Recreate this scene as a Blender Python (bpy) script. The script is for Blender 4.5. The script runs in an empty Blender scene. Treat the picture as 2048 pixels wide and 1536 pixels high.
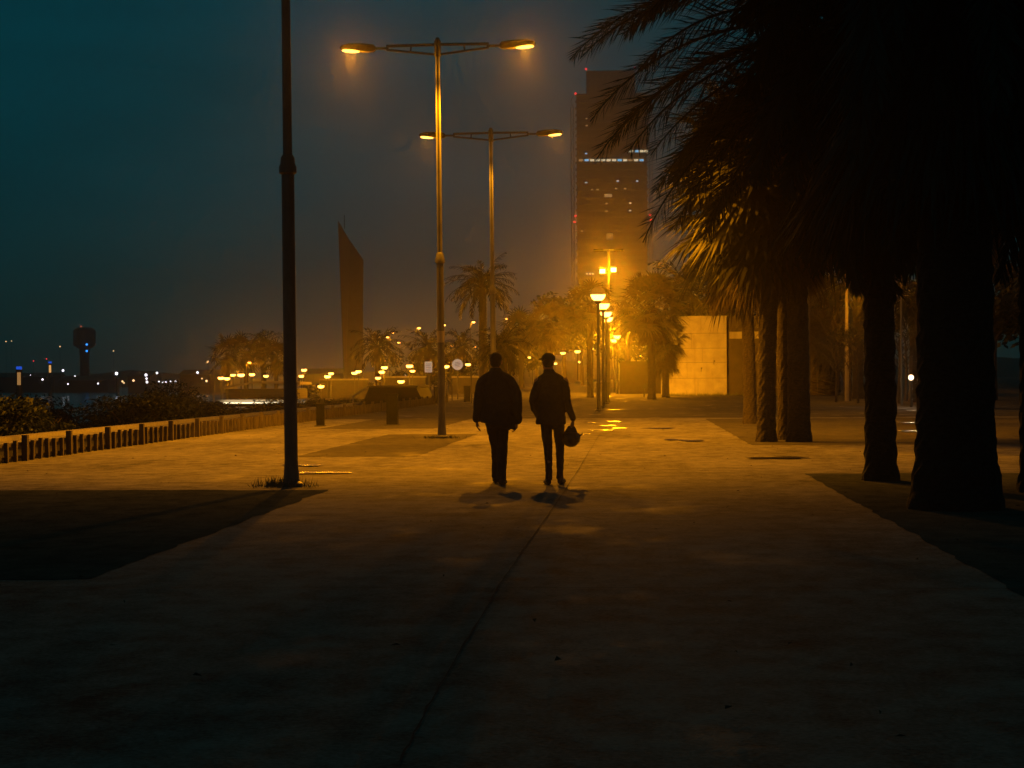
import bpy, bmesh, math, random
from mathutils import Vector, Matrix, Euler, noise
R = math.radians
random.seed(7)
sc = bpy.context.scene
COL = sc.collection

# ------------------------------------------------------------------ camera
F = 3600.0          # focal length in pixels of a 2048-wide frame
CAMH = 1.42
cam_d = bpy.data.cameras.new('camera'); cam = bpy.data.objects.new('camera', cam_d); COL.objects.link(cam)
cam_d.sensor_width = 36; cam_d.lens = 36 * F / 2048
cam_d.clip_start = 0.1; cam_d.clip_end = 6000
yaw = math.atan(238 / F); pitch = math.atan(13 / F)
CM = Matrix.Rotation(yaw, 4, 'Z') @ Matrix.Rotation(R(90) - pitch, 4, 'X') @ Matrix.Rotation(-R(0.35), 4, 'Z')
cam.matrix_world = Matrix.Translation((0, 0, CAMH)) @ CM
sc.camera = cam
M3 = CM.to_3x3()
def ray(px, py):
    return M3 @ Vector(((px - 1024) / F, -(py - 768) / F, -1))
def G(px, py, z=0.0):
    d = ray(px, py); t = (z - CAMH) / d.z
    return Vector((0, 0, CAMH)) + d * t
def AT(px, py, Y):
    d = ray(px, py); return Vector((0, 0, CAMH)) + d * (Y / d.y)

# ------------------------------------------------------------------ helpers
class MB:
    def __init__(s): s.v = []; s.f = []
    def quad(s, a, b, c, d):
        n = len(s.v); s.v += [a, b, c, d]; s.f.append((n, n + 1, n + 2, n + 3))
    def tri(s, a, b, c):
        n = len(s.v); s.v += [a, b, c]; s.f.append((n, n + 1, n + 2))
    def box(s, x0, x1, y0, y1, z0, z1, mat=None):
        n = len(s.v)
        p = [Vector((x, y, z)) for z in (z0, z1) for x, y in ((x0, y0), (x1, y0), (x1, y1), (x0, y1))]
        if mat is not None: p = [mat @ q for q in p]
        s.v += p
        s.f += [(n, n+3, n+2, n+1), (n+4, n+5, n+6, n+7)] + [(n+i, n+(i+1) % 4, n+4+(i+1) % 4, n+4+i) for i in range(4)]
    def cbox(s, c, sx, sy, sz, rot=None):
        m = Matrix.Translation(c)
        if rot is not None: m = m @ rot
        s.box(-sx/2, sx/2, -sy/2, sy/2, -sz/2, sz/2, m)
    def tube(s, pts, rad, n=10, cap=True, side=None):
        """rad: list of r or (a,b); a along side axis, b along the other"""
        pts = [Vector(p) for p in pts]; k = len(pts); base = len(s.v)
        for i, p in enumerate(pts):
            t = (pts[min(i+1, k-1)] - pts[max(i-1, 0)])
            t = t.normalized() if t.length > 1e-9 else Vector((0, 0, 1))
            ref = Vector(side) if side is not None else (Vector((1, 0, 0)) if abs(t.x) < .9 else Vector((0, 1, 0)))
            u = (ref - t * ref.dot(t)).normalized(); w = t.cross(u)
            r = rad[i] if isinstance(rad, (list, tuple)) else rad
            a, b = r if isinstance(r, (list, tuple)) else (r, r)
            for j in range(n):
                q = 2 * math.pi * j / n
                s.v.append(p + u * (a * math.cos(q)) + w * (b * math.sin(q)))
        for i in range(k - 1):
            for j in range(n):
                s.f.append((base+i*n+j, base+i*n+(j+1) % n, base+(i+1)*n+(j+1) % n, base+(i+1)*n+j))
        if cap:
            s.f.append(tuple(base + j for j in reversed(range(n))))
            s.f.append(tuple(base + (k-1)*n + j for j in range(n)))
    def lathe(s, prof, n=16, c=(0, 0, 0), cap=True):
        s.tube([(c[0], c[1], c[2] + z) for r, z in prof], [max(r, .0005) for r, z in prof], n, cap, side=(1, 0, 0))
    def ball(s, c, rx, ry=None, rz=None, n=12, m=8, rot=None):
        ry = rx if ry is None else ry; rz = rx if rz is None else rz
        base = len(s.v)
        for i in range(m + 1):
            th = math.pi * i / m
            for j in range(n):
                q = 2 * math.pi * j / n
                v = Vector((rx*math.sin(th)*math.cos(q) + 1e-5*math.cos(q), ry*math.sin(th)*math.sin(q) + 1e-5*math.sin(q), -rz*math.cos(th)))
                if rot is not None: v = rot @ v
                s.v.append(Vector(c) + v)
        for i in range(m):
            for j in range(n):
                s.f.append((base+i*n+j, base+i*n+(j+1) % n, base+(i+1)*n+(j+1) % n, base+(i+1)*n+j))
        s.f.append(tuple(base + j for j in reversed(range(n)))); s.f.append(tuple(base + m*n + j for j in range(n)))
    def mesh(s, name='m', smooth=False):
        me = bpy.data.meshes.new(name); me.from_pydata([tuple(v) for v in s.v], [], s.f); me.update()
        if smooth:
            for p in me.polygons: p.use_smooth = True
            try: me.set_sharp_from_angle(angle=R(40))
            except Exception: pass
        return me
    def build(s, name, mat, parent=None, smooth=False):
        me = s.mesh(name, smooth); me.materials.append(mat)
        o = bpy.data.objects.new(name, me); COL.objects.link(o)
        if parent is not None: o.parent = parent
        return o

def tag(o, label=None, cat=None, group=None, kind=None):
    if label: o['label'] = label
    if cat: o['category'] = cat
    if group: o['group'] = group
    if kind: o['kind'] = kind
    return o
def empty(name, loc=(0, 0, 0), rz=0.0):
    o = bpy.data.objects.new(name, None); COL.objects.link(o); o.location = loc; o.rotation_euler = (0, 0, rz)
    o.empty_display_size = .2
    return o
def copy_tree(o, parent=None):
    c = o.copy(); COL.objects.link(c)
    if parent is not None: c.parent = parent
    for ch in list(o.children): copy_tree(ch, c)
    return c
ORD = ['first','second','third','fourth','fifth','sixth','seventh','eighth','ninth','tenth','eleventh','twelfth','thirteenth','fourteenth','fifteenth','sixteenth','seventeenth','eighteenth','nineteenth','twentieth','twenty-first','twenty-second','twenty-third','twenty-fourth','twenty-fifth','twenty-sixth','twenty-seventh','twenty-eighth']

# ------------------------------------------------------------------ materials
def mat_new(name):
    m = bpy.data.materials.new(name); m.use_nodes = True
    return m, m.node_tree, m.node_tree.nodes['Principled BSDF']
def noise_mat(name, c1, c2, scale=5.0, rough=(.6, .9), bump=.0, detail=6, spec=.5, metal=0.0, stretch=None, translucent=0):
    m, nt, b = mat_new(name); N = nt.nodes; L = nt.links
    tc = N.new('ShaderNodeTexCoord'); n = N.new('ShaderNodeTexNoise')
    n.inputs['Scale'].default_value = scale; n.inputs['Detail'].default_value = detail
    src = tc.outputs['Object']
    if stretch:
        mp = N.new('ShaderNodeMapping'); mp.inputs['Scale'].default_value = stretch; L.new(src, mp.inputs['Vector']); src = mp.outputs['Vector']
    L.new(src, n.inputs['Vector'])
    r = N.new('ShaderNodeValToRGB'); r.color_ramp.elements[0].position = .3; r.color_ramp.elements[1].position = .7
    r.color_ramp.elements[0].color = (*c1, 1); r.color_ramp.elements[1].color = (*c2, 1)
    L.new(n.outputs['Fac'], r.inputs['Fac']); L.new(r.outputs['Color'], b.inputs['Base Color'])
    mr = N.new('ShaderNodeMapRange'); mr.inputs['To Min'].default_value = rough[0]; mr.inputs['To Max'].default_value = rough[1]
    L.new(n.outputs['Fac'], mr.inputs['Value']); L.new(mr.outputs['Result'], b.inputs['Roughness'])
    b.inputs['Metallic'].default_value = metal; b.inputs['Specular IOR Level'].default_value = spec
    if bump:
        bp = N.new('ShaderNodeBump'); bp.inputs['Strength'].default_value = bump; bp.inputs['Distance'].default_value = .02
        L.new(n.outputs['Fac'], bp.inputs['Height']); L.new(bp.outputs['Normal'], b.inputs['Normal'])
    return m
def emit_mat(name, col, strength=1.0, see=0.0):
    """something that gives off light; see > 0 lets the bulb's light through its glass"""
    m = bpy.data.materials.new(name); m.use_nodes = True; nt = m.node_tree; N = nt.nodes
    N.remove(N['Principled BSDF']); out = N['Material Output']
    e = N.new('ShaderNodeEmission'); e.inputs['Color'].default_value = (*col, 1); e.inputs['Strength'].default_value = strength
    if see:
        t = N.new('ShaderNodeBsdfTransparent'); t.inputs['Color'].default_value = (see, see, see, 1)
        a = N.new('ShaderNodeAddShader'); nt.links.new(e.outputs[0], a.inputs[0]); nt.links.new(t.outputs[0], a.inputs[1])
        nt.links.new(a.outputs[0], out.inputs['Surface'])
    else:
        nt.links.new(e.outputs[0], out.inputs['Surface'])
    m.cycles.emission_sampling = 'NONE'
    return m

SODIUM = (1.0, .32, .003)
def ground_mat(name, c1, c2, wet_lo, wet_hi, bump, spec=.18):
    m, nt, b = mat_new(name); N = nt.nodes; L = nt.links
    tc = N.new('ShaderNodeTexCoord')
    def nz(scale, det, st=(1, 1, 1), rough=.6):
        mp = N.new('ShaderNodeMapping'); mp.inputs['Scale'].default_value = st; L.new(tc.outputs['Object'], mp.inputs['Vector'])
        n = N.new('ShaderNodeTexNoise'); n.inputs['Scale'].default_value = scale; n.inputs['Detail'].default_value = det
        n.inputs['Roughness'].default_value = rough; L.new(mp.outputs['Vector'], n.inputs['Vector']); return n.outputs['Fac']
    big = nz(.55, 4, (.8, .35, 1)); mid = nz(3.2, 9, (1, .7, 1), .72); fine = nz(38, 4)
    a = N.new('ShaderNodeMath'); a.operation = 'MULTIPLY_ADD'; L.new(mid, a.inputs[0]); a.inputs[1].default_value = .5; 
    h = N.new('ShaderNodeMath'); h.operation = 'MULTIPLY'; L.new(big, h.inputs[0]); h.inputs[1].default_value = .3
    L.new(h.outputs[0], a.inputs[2])
    a2 = N.new('ShaderNodeMath'); a2.operation = 'MULTIPLY_ADD'; L.new(fine, a2.inputs[0]); a2.inputs[1].default_value = .3; L.new(a.outputs[0], a2.inputs[2])
    r = N.new('ShaderNodeValToRGB'); r.color_ramp.elements[0].position = .44; r.color_ramp.elements[1].position = .64
    r.color_ramp.elements[0].color = (*c1, 1); r.color_ramp.elements[1].color = (*c2, 1)
    L.new(a2.outputs[0], r.inputs['Fac'])
    L.new(r.outputs['Color'], b.inputs['Base Color'])
    wet = nz(.9, 5, (1, .45, 1), .55)
    w2 = N.new('ShaderNodeMapRange'); w2.inputs['From Min'].default_value = .56; w2.inputs['From Max'].default_value = .70
    w2.inputs['To Min'].default_value = wet_hi; w2.inputs['To Max'].default_value = wet_lo
    L.new(wet, w2.inputs['Value']); L.new(w2.outputs['Result'], b.inputs['Roughness'])
    bp = N.new('ShaderNodeBump'); bp.inputs['Strength'].default_value = bump; bp.inputs['Distance'].default_value = .022
    L.new(a2.outputs[0], bp.inputs['Height']); L.new(bp.outputs['Normal'], b.inputs['Normal'])
    b.inputs['Specular IOR Level'].default_value = spec
    return m
M = {}
M['paving'] = ground_mat('concrete paving', (.07, .068, .066), (.34, .335, .32), .62, .85, .55, .07)
M['bed'] = ground_mat('packed gravel', (.045, .042, .038), (.12, .115, .10), .6, .95, .9)
M['soil'] = ground_mat('dark soil', (.05, .06, .055), (.14, .155, .14), .8, .95, .9, .0)
M['asphalt'] = ground_mat('dark asphalt', (.05, .05, .048), (.11, .105, .1), .35, .9, .5)
M['sand'] = ground_mat('damp sand', (.07, .06, .045), (.13, .11, .08), .6, .95, .5)
M['kerb'] = noise_mat('kerb stone', (.2, .19, .18), (.3, .29, .27), 8, (.6, .9), .2)
M['crack'] = noise_mat('joint dirt', (.012, .012, .011), (.03, .028, .025), 20, (.8, 1))
M['lightmark'] = noise_mat('scuffed concrete', (.19, .185, .175), (.24, .23, .22), 30, (.5, .8))
M['steel'] = noise_mat('painted grey steel', (.07, .07, .065), (.14, .14, .13), 9, (.35, .6), .1, stretch=(1, 1, .3), spec=.5)
M['darksteel'] = noise_mat('dark painted steel', (.035, .035, .035), (.07, .07, .065), 9, (.4, .7), .1)
M['blackpole'] = noise_mat('dark green enamel', (.03, .035, .03), (.055, .06, .05), 9, (.3, .5), .05)
M['bollard'] = noise_mat('blackened bollard paint', (.006, .007, .007), (.014, .015, .015), 12, (.6, .85), .1, spec=.1)
M['frond_lit'] = noise_mat('lamplit fan leaves', (.07, .065, .03), (.17, .14, .07), 5, (.55, .85))  # paler leaf copy: lamplight on the fan palms painted into the colour
M['wood'] = noise_mat('weathered timber', (.05, .04, .03), (.12, .1, .075), 14, (.7, .95), .3, stretch=(1, 1, .2))
M['trunk'] = noise_mat('palm bark', (.025, .02, .015), (.075, .06, .045), 16, (.8, 1), .8, stretch=(1, 1, 2.2))
M['bark'] = noise_mat('tree bark', (.04, .03, .022), (.1, .08, .06), 9, (.8, 1), .5)
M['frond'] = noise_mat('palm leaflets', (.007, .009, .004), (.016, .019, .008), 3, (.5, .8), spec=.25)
M['frond_shade'] = noise_mat('shaded palm leaflets', (.010, .035, .030), (.018, .06, .05), 3, (.6, .85), spec=.15)  # leaf copy for the near palms, their teal backlit shade painted in
M['trunk_shade'] = noise_mat('shaded palm bark', (.014, .024, .022), (.03, .045, .04), 16, (.85, 1), .8, stretch=(1, 1, 2.2), spec=.15)  # darker bark copy: backlit shade of the near trunks put into the colour
M['dead'] = noise_mat('dry hanging fronds', (.035, .025, .013), (.10, .07, .035), 5, (.7, .95))
M['leaf'] = noise_mat('leaves', (.012, .02, .008), (.03, .04, .015), 4, (.5, .8))
M['bush'] = noise_mat('shrub leaves', (.003, .010, .006), (.006, .016, .010), 4, (.5, .8))
M['weed'] = noise_mat('weeds', (.05, .07, .02), (.09, .11, .04), 9, (.6, .9))
M['concrete'] = None
M['towerbody'] = noise_mat('grey curtain wall', (.06, .06, .055), (.09, .09, .08), .3, (.35, .6))
M['towerslab'] = noise_mat('grey steel spandrels', (.09, .095, .095), (.13, .135, .135), .5, (.5, .8))
M['corten'] = noise_mat('brown cladding', (.035, .028, .02), (.06, .048, .034), 2.5, (.6, .85), .2)
M['blade'] = noise_mat('dark metal blade', (.02, .024, .028), (.04, .046, .05), .6, (.5, .7))
M['jacket'] = noise_mat('black jacket cloth', (.014, .022, .026), (.026, .036, .042), 22, (.75, .95), .3)
M['jacket2'] = noise_mat('dark brown jacket cloth', (.022, .02, .018), (.04, .035, .03), 22, (.7, .9), .3)
M['denim'] = noise_mat('dark trousers cloth', (.014, .016, .022), (.026, .03, .04), 30, (.8, .95), .3)
M['skin'] = noise_mat('skin', (.30, .17, .11), (.38, .23, .15), 12, (.5, .7))
M['hair'] = noise_mat('dark hair', (.008, .007, .006), (.02, .016, .012), 60, (.4, .7), .4)
M['shoe'] = noise_mat('black shoe leather', (.012, .012, .012), (.025, .024, .022), 15, (.35, .6))
M['helmet'] = noise_mat('dark helmet shell', (.015, .015, .016), (.03, .03, .03), 8, (.25, .45))
M['visor'] = noise_mat('smoked visor', (.03, .028, .025), (.05, .045, .04), 2, (.08, .15))
M['white'] = noise_mat('white sign panel', (.7, .7, .68), (.8, .8, .78), 8, (.5, .7))
M['ink'] = noise_mat('sign print', (.08, .05, .05), (.12, .08, .07), 20, (.6, .8))
M['tent'] = noise_mat('dark canvas', (.04, .035, .03), (.07, .06, .05), 4, (.7, .9))
M['plaster'] = noise_mat('pale plaster', (.25, .23, .2), (.34, .31, .27), 2, (.7, .9))
M['hill'] = noise_mat('wooded slope', (.02, .03, .015), (.05, .06, .03), .08, (.8, 1))
def water_mat():
    m, nt, b = mat_new('sea water'); N = nt.nodes; L = nt.links
    b.inputs['Base Color'].default_value = (.01, .02, .025, 1); b.inputs['Roughness'].default_value = .12
    n = N.new('ShaderNodeTexNoise'); n.inputs['Scale'].default_value = .8; n.inputs['Detail'].default_value = 4
    tc = N.new('ShaderNodeTexCoord'); L.new(tc.outputs['Object'], n.inputs['Vector'])
    bp = N.new('ShaderNodeBump'); bp.inputs['Strength'].default_value = .5; bp.inputs['Distance'].default_value = .3
    L.new(n.outputs['Fac'], bp.inputs['Height']); L.new(bp.outputs['Normal'], b.inputs['Normal']); return m
M['water'] = water_mat()
def puddle_mat():
    m, nt, b = mat_new('shallow puddle'); N = nt.nodes; L = nt.links
    b.inputs['Base Color'].default_value = (.05, .045, .04, 1); b.inputs['Roughness'].default_value = .22
    n = N.new('ShaderNodeTexNoise'); n.inputs['Scale'].default_value = 5; n.inputs['Detail'].default_value = 8
    tc = N.new('ShaderNodeTexCoord'); L.new(tc.outputs['Object'], n.inputs['Vector'])
    bp = N.new('ShaderNodeBump'); bp.inputs['Strength'].default_value = 1.0; bp.inputs['Distance'].default_value = .05
    L.new(n.outputs['Fac'], bp.inputs['Height']); L.new(bp.outputs['Normal'], b.inputs['Normal']); return m
M['puddle'] = puddle_mat()
def concrete_wall():
    m, nt, b = mat_new('cast concrete'); N = nt.nodes; L = nt.links
    tc = N.new('ShaderNodeTexCoord')
    n = N.new('ShaderNodeTexNoise'); n.inputs['Scale'].default_value = 1.6; n.inputs['Detail'].default_value = 8; L.new(tc.outputs['Object'], n.inputs['Vector'])
    r = N.new('ShaderNodeValToRGB'); r.color_ramp.elements[0].position = .3; r.color_ramp.elements[1].position = .7
    r.color_ramp.elements[0].color = (.26, .25, .23, 1); r.color_ramp.elements[1].color = (.36, .35, .32, 1)
    L.new(n.outputs['Fac'], r.inputs['Fac'])
    # rain streaks and blotches
    mp = N.new('ShaderNodeMapping'); mp.inputs['Scale'].default_value = (3, 3, .35); L.new(tc.outputs['Object'], mp.inputs['Vector'])
    n2 = N.new('ShaderNodeTexNoise'); n2.inputs['Scale'].default_value = 1.2; n2.inputs['Detail'].default_value = 6; L.new(mp.outputs['Vector'], n2.inputs['Vector'])
    r2 = N.new('ShaderNodeValToRGB'); r2.color_ramp.elements[0].position = .55; r2.color_ramp.elements[1].position = .75
    r2.color_ramp.elements[0].color = (1, 1, 1, 1); r2.color_ramp.elements[1].color = (.80, .78, .75, 1); L.new(n2.outputs['Fac'], r2.inputs['Fac'])
    mx = N.new('ShaderNodeMix'); mx.data_type = 'RGBA'; mx.blend_type = 'MULTIPLY'; mx.inputs[0].default_value = 1
    L.new(r.outputs['Color'], mx.inputs[6]); L.new(r2.outputs['Color'], mx.inputs[7]); L.new(mx.outputs[2], b.inputs['Base Color'])
    b.inputs['Roughness'].default_value = .85
    return m
M['concrete'] = concrete_wall()
M['glow_t'] = emit_mat('sodium lamp lens', (1, .43, .07), 5)
M['glow_globe'] = emit_mat('glowing globe glass', (1, .46, .09), 4, .9)
M['glow_far'] = emit_mat('far sodium lamp', (1, .42, .07), 4.0, .9)
M['glow_cap'] = emit_mat('globe upper glass', (1, .36, .02), .28)
M['glow_white'] = emit_mat('white lamp', (.95, .9, 1), 3)
M['glow_warm'] = emit_mat('warm small lamp', (1, .6, .25), 2.2)
M['glow_blue'] = emit_mat('blue lamp', (.03, .3, 1), 2.5)
M['glow_red'] = emit_mat('red beacon', (1, .03, .03), 2.2)
M['glow_win'] = emit_mat('lit office window', (1, .82, .5), .8)
M['glow_winblue'] = emit_mat('cool lit window', (.25, .6, .9), .9)
M['glow_windim'] = emit_mat('dim lit window', (1, .6, .25), .3)
M['glow_strip'] = emit_mat('strip light', (1, .8, .45), 2.2)
M['glow_sign'] = emit_mat('backlit sign', (.75, .50, .33), .5)

# ------------------------------------------------------------------ world
w = bpy.data.worlds.new('World'); sc.world = w; w.use_nodes = True
nt = w.node_tree; N = nt.nodes; L = nt.links; bg = N['Background']
tc = N.new('ShaderNodeTexCoord'); sp = N.new('ShaderNodeSeparateXYZ'); L.new(tc.outputs['Generated'], sp.inputs[0])
cr = N.new('ShaderNodeValToRGB'); e = cr.color_ramp.elements
e[0].position = 0.0; e[0].color = (.004, .012, .012, 1)
e[1].position = .42; e[1].color = (.000, .013, .014, 1)
x = e.new(.035); x.color = (.002, .020, .021, 1)
x = e.new(.10); x.color = (.000, .027, .035, 1)
x = e.new(.21); x.color = (.000, .039, .054, 1)
x = e.new(.26); x.color = (.000, .023, .030, 1)
L.new(sp.outputs['Z'], cr.inputs['Fac'])
mp = N.new('ShaderNodeMapping'); mp.inputs['Scale'].default_value = (3, 3, 14); L.new(tc.outputs['Generated'], mp.inputs['Vector'])
n = N.new('ShaderNodeTexNoise'); n.inputs['Scale'].default_value = 1.6; n.inputs['Detail'].default_value = 5; n.inputs['Roughness'].default_value = .5; L.new(mp.outputs['Vector'], n.inputs['Vector'])
r2 = N.new('ShaderNodeMapRange'); r2.inputs['From Min'].default_value = .35; r2.inputs['From Max'].default_value = .7
r2.inputs['To Min'].default_value = 1.06; r2.inputs['To Max'].default_value = .74; L.new(n.outputs['Fac'], r2.inputs['Value'])
mx = N.new('ShaderNodeMix'); mx.data_type = 'RGBA'; mx.blend_type = 'MULTIPLY'; mx.inputs[0].default_value = 1
L.new(cr.outputs['Color'], mx.inputs[6]); L.new(r2.outputs['Result'], mx.inputs[7])
L.new(mx.outputs[2], bg.inputs['Color']); bg.inputs['Strength'].default_value = 1.15

# ------------------------------------------------------------------ ground
def sheet(name, pts, z, mat, label=None, sub=None):
    b = MB(); n = len(pts)
    b.v = [Vector((p[0], p[1], z)) for p in pts]; b.f = [tuple(range(n))]
    o = b.build(name, mat); tag(o, kind='structure'); return o
XB = -15.0                  # inland edge of the lower beach
b = MB()
ys = [-20, 1090]
prof = [(-440, -2.6), (-40, -2.6), (-19, -2.2), (XB - .6, -.5), (XB, 0.0), (440, 0.0)]
for i in range(len(prof) - 1):
    (xa, za), (xb, zb) = prof[i], prof[i+1]
    b.quad(Vector((xa, ys[0], za)), Vector((xb, ys[0], zb)), Vector((xb, ys[1], zb)), Vector((xa, ys[1], za)))
o = b.build('ground', M['asphalt']); tag(o, kind='structure')
sheet('beach', [(-439, 40), (-40.2, 40), (-40.2, 120), (-439, 120)], -2.596, M['sand'])
sheet('sea', [(-439, 120.1), (-48, 120.1), (-70, 420), (-110, 1089), (-439, 1089)], -2.592, M['water'])
sheet('promenade', [(-10.9, -15), (2.45, -15), (30, -15), (30, 62), (-10.9, 62)], .004, M['paving'])
sheet('promenade_far', [(-9, 62.02), (2.45, 62.02), (2.45, 190), (-9, 190)], .004, M['asphalt'])
sheet('path', [(-14.6, 20), (-11.1, 20), (-11.1, 130), (-14.6, 130)], .004, M['paving'])
def bed(name, x0, x1, y0, y1, z=.008):
    pts = []; c = [(x0, y0), (x1, y0), (x1, y1), (x0, y1)]
    for i in range(4):
        (xa, ya), (xb, yb) = c[i], c[(i+1) % 4]; n = max(4, int(abs(xb - xa) + abs(yb - ya))*5)
        for k in range(n):
            t = k/n; x = xa + (xb - xa)*t; y = ya + (yb - ya)*t
            w_ = .05 if 0 < k else 0
            pts.append((x + w_*noise.noise(Vector((x*1.7, y*1.7, 0))) + w_*.6*noise.noise(Vector((x*6, y*6, 3))), y + w_*3*noise.noise(Vector((x*1.7, y*1.7, 7))) + w_*noise.noise(Vector((x*6, y*6, 9)))))
    return sheet(name, pts, z, M['soil' if y0 < 20 else 'bed'])
bed('gravel_bed', -10.6, -3.85, 12.6, 22.7)
bed('gravel_bed', -6.1, -3.85, 32.3, 45.0)
bed('gravel_bed', 2.5, 9.5, 5.0, 26.2)
bed('gravel_bed', 2.45, 29, 37.0, 60.0)
bed('gravel_bed', 12.0, 29, 9.0, 30.0)
bed('gravel_bed', -8.8, -5.5, 50.0, 61.5)
sheet('asphalt_strip', [(-10.8, 62.1), (25, 62.1), (25, 72), (-10.8, 72)], .012, M['asphalt'])
sheet('plaza', [(-1.0, 75), (25, 75), (25, 130), (-1.0, 130)], .010, M['asphalt'])
# kerb on the beach side of the lower path
b = MB(); b.box(-14.9, -14.62, 20, 130, -.3, .10); tag(b.build('kerb', M['kerb']), kind='structure')

def strip(name, pts, wd, z, mat, jitter=.0):
    b = MB(); P = [Vector((p[0], p[1], z)) for p in pts]; k = len(P)
    lf = []; rt = []
    for i, p in enumerate(P):
        t = (P[min(i+1, k-1)] - P[max(i-1, 0)]).normalized(); s = Vector((t.y, -t.x, 0))
        ww = wd * (1 + random.uniform(-.5, .5) * (1 if jitter else 0)) / 2; off = s * random.uniform(-jitter, jitter)
        lf.append(p + off - s*ww); rt.append(p + off + s*ww)
    for i in range(k - 1): b.quad(lf[i], rt[i], rt[i+1], lf[i+1])
    o = b.build(name, mat); return o
def dense(pts, n):
    out = []
    for i in range(len(pts) - 1):
        a, c = Vector(pts[i]), Vector(pts[i+1])
        for k in range(n): out.append(a.lerp(c, k / n))
    out.append(Vector(pts[-1])); return out
crk = [G(*p) for p in ((1200, 868), (1160, 935), (1118, 1000), (1085, 1048), (1045, 1105), (1000, 1172), (955, 1250), (900, 1340), (850, 1430), (800, 1530))]
o = strip('pavement_crack', dense(crk, 9), .009, .014, M['crack'], .005); tag(o, kind='structure')
for yy, xa, xb in ((26.4, -10.6, 9.6), (35.0, -3.8, 2.4), (12.0, -10.6, 9.6), (45.6, -3.8, 2.4), (50.5, -3.8, 2.4), (18.5, -3.7, 2.4)):
    o = strip('paving_joint', dense([(xa, yy), (xb, yy)], 40), .018, .016, M['crack'], .004); tag(o, kind='structure')
def puddle(px, py, rx, ry, sd):
    c = G(px, py, .02); rnd = random.Random(sd); b = MB(); n = 40; ph = [rnd.uniform(0, 6.28) for _ in range(4)]
    b.v = [Vector((c.x, c.y, .0225))]
    for i in range(n):
        q = 2*math.pi*i/n; r = 1 + .22*math.sin(2*q+ph[0]) + .16*math.sin(3*q+ph[1]) + .12*math.sin(5*q+ph[2]) + .06*math.sin(9*q+ph[3])
        b.v.append(Vector((c.x + rx*r*math.cos(q), c.y + ry*r*math.sin(q), .0225)))
    b.f = [(0, 1+i, 1+(i+1) % n) for i in range(n)]
    o = b.build('puddle', M['puddle']); tag(o, kind='structure')
for i, a in enumerate(((1185, 846, .15, .5), (1215, 851, .22, .4), (1240, 856, .2, .3), (1200, 860, .3, .22), (1172, 868, .15, .2), (1230, 843, .2, .4), (1318, 856, .35, .5), (1385, 881, .30, .35), (1345, 879, .22, .3), (640, 945, .35, .3), (610, 930, .3, .25), (1835, 862, .5, .5), (1820, 845, .5, .5), (1560, 915, .5, .35))):
    puddle(*a, 30 + i)

# ------------------------------------------------------------------ people
def remesh(b, vox, name, mat, parent, seed=0, amp=.0, freq=6.0, smooth_it=2, shrink=None):
    me = b.mesh('tmp'); o = bpy.data.objects.new('tmp', me); COL.objects.link(o)
    bm = bmesh.new(); bm.from_mesh(me); bmesh.ops.recalc_face_normals(bm, faces=bm.faces); bm.to_mesh(me); bm.free()
    md = o.modifiers.new('r', 'REMESH'); md.mode = 'VOXEL'; md.voxel_size = vox
    ms = o.modifiers.new('s', 'SMOOTH'); ms.iterations = smooth_it; ms.factor = .5
    dg = bpy.context.evaluated_depsgraph_get(); dg.update(); ev = o.evaluated_get(dg)
    m2 = bpy.data.meshes.new_from_object(ev); bpy.data.objects.remove(o)
    m2.name = name
    if amp:
        for v in m2.vertices:
            c = v.co; s = noise.noise(Vector((c.x*freq, c.y*freq, c.z*freq*1.8 + seed))) + .5*noise.noise(Vector((c.x*freq*2.3, c.y*freq*2.3, c.z*freq*3 + seed)))
            v.co = c + v.normal*s*amp
    for p in m2.polygons: p.use_smooth = True
    m2.materials.clear(); m2.materials.append(mat)
    r = bpy.data.objects.new(name, m2); COL.objects.link(r); r.parent = parent; return r
def limb(b, pts, rad, n=14, side=(1, 0, 0)):
    """tube with rounded ends"""
    P = [Vector(p) for p in pts]; Rr = [r if isinstance(r, tuple) else (r, r) for r in rad]
    d0 = (P[0] - P[1]).normalized(); d1 = (P[-1] - P[-2]).normalized()
    m0 = min(Rr[0]); m1 = min(Rr[-1])
    P2 = [P[0] + d0*m0*.9, P[0] + d0*m0*.6] + P + [P[-1] + d1*m1*.6, P[-1] + d1*m1*.9]
    f = lambda r, k: (r[0]*k, r[1]*k)
    R2 = [f(Rr[0], .35), f(Rr[0], .78)] + Rr + [f(Rr[-1], .78), f(Rr[-1], .35)]
    b.tube(P2, R2, n, True, side)
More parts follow.
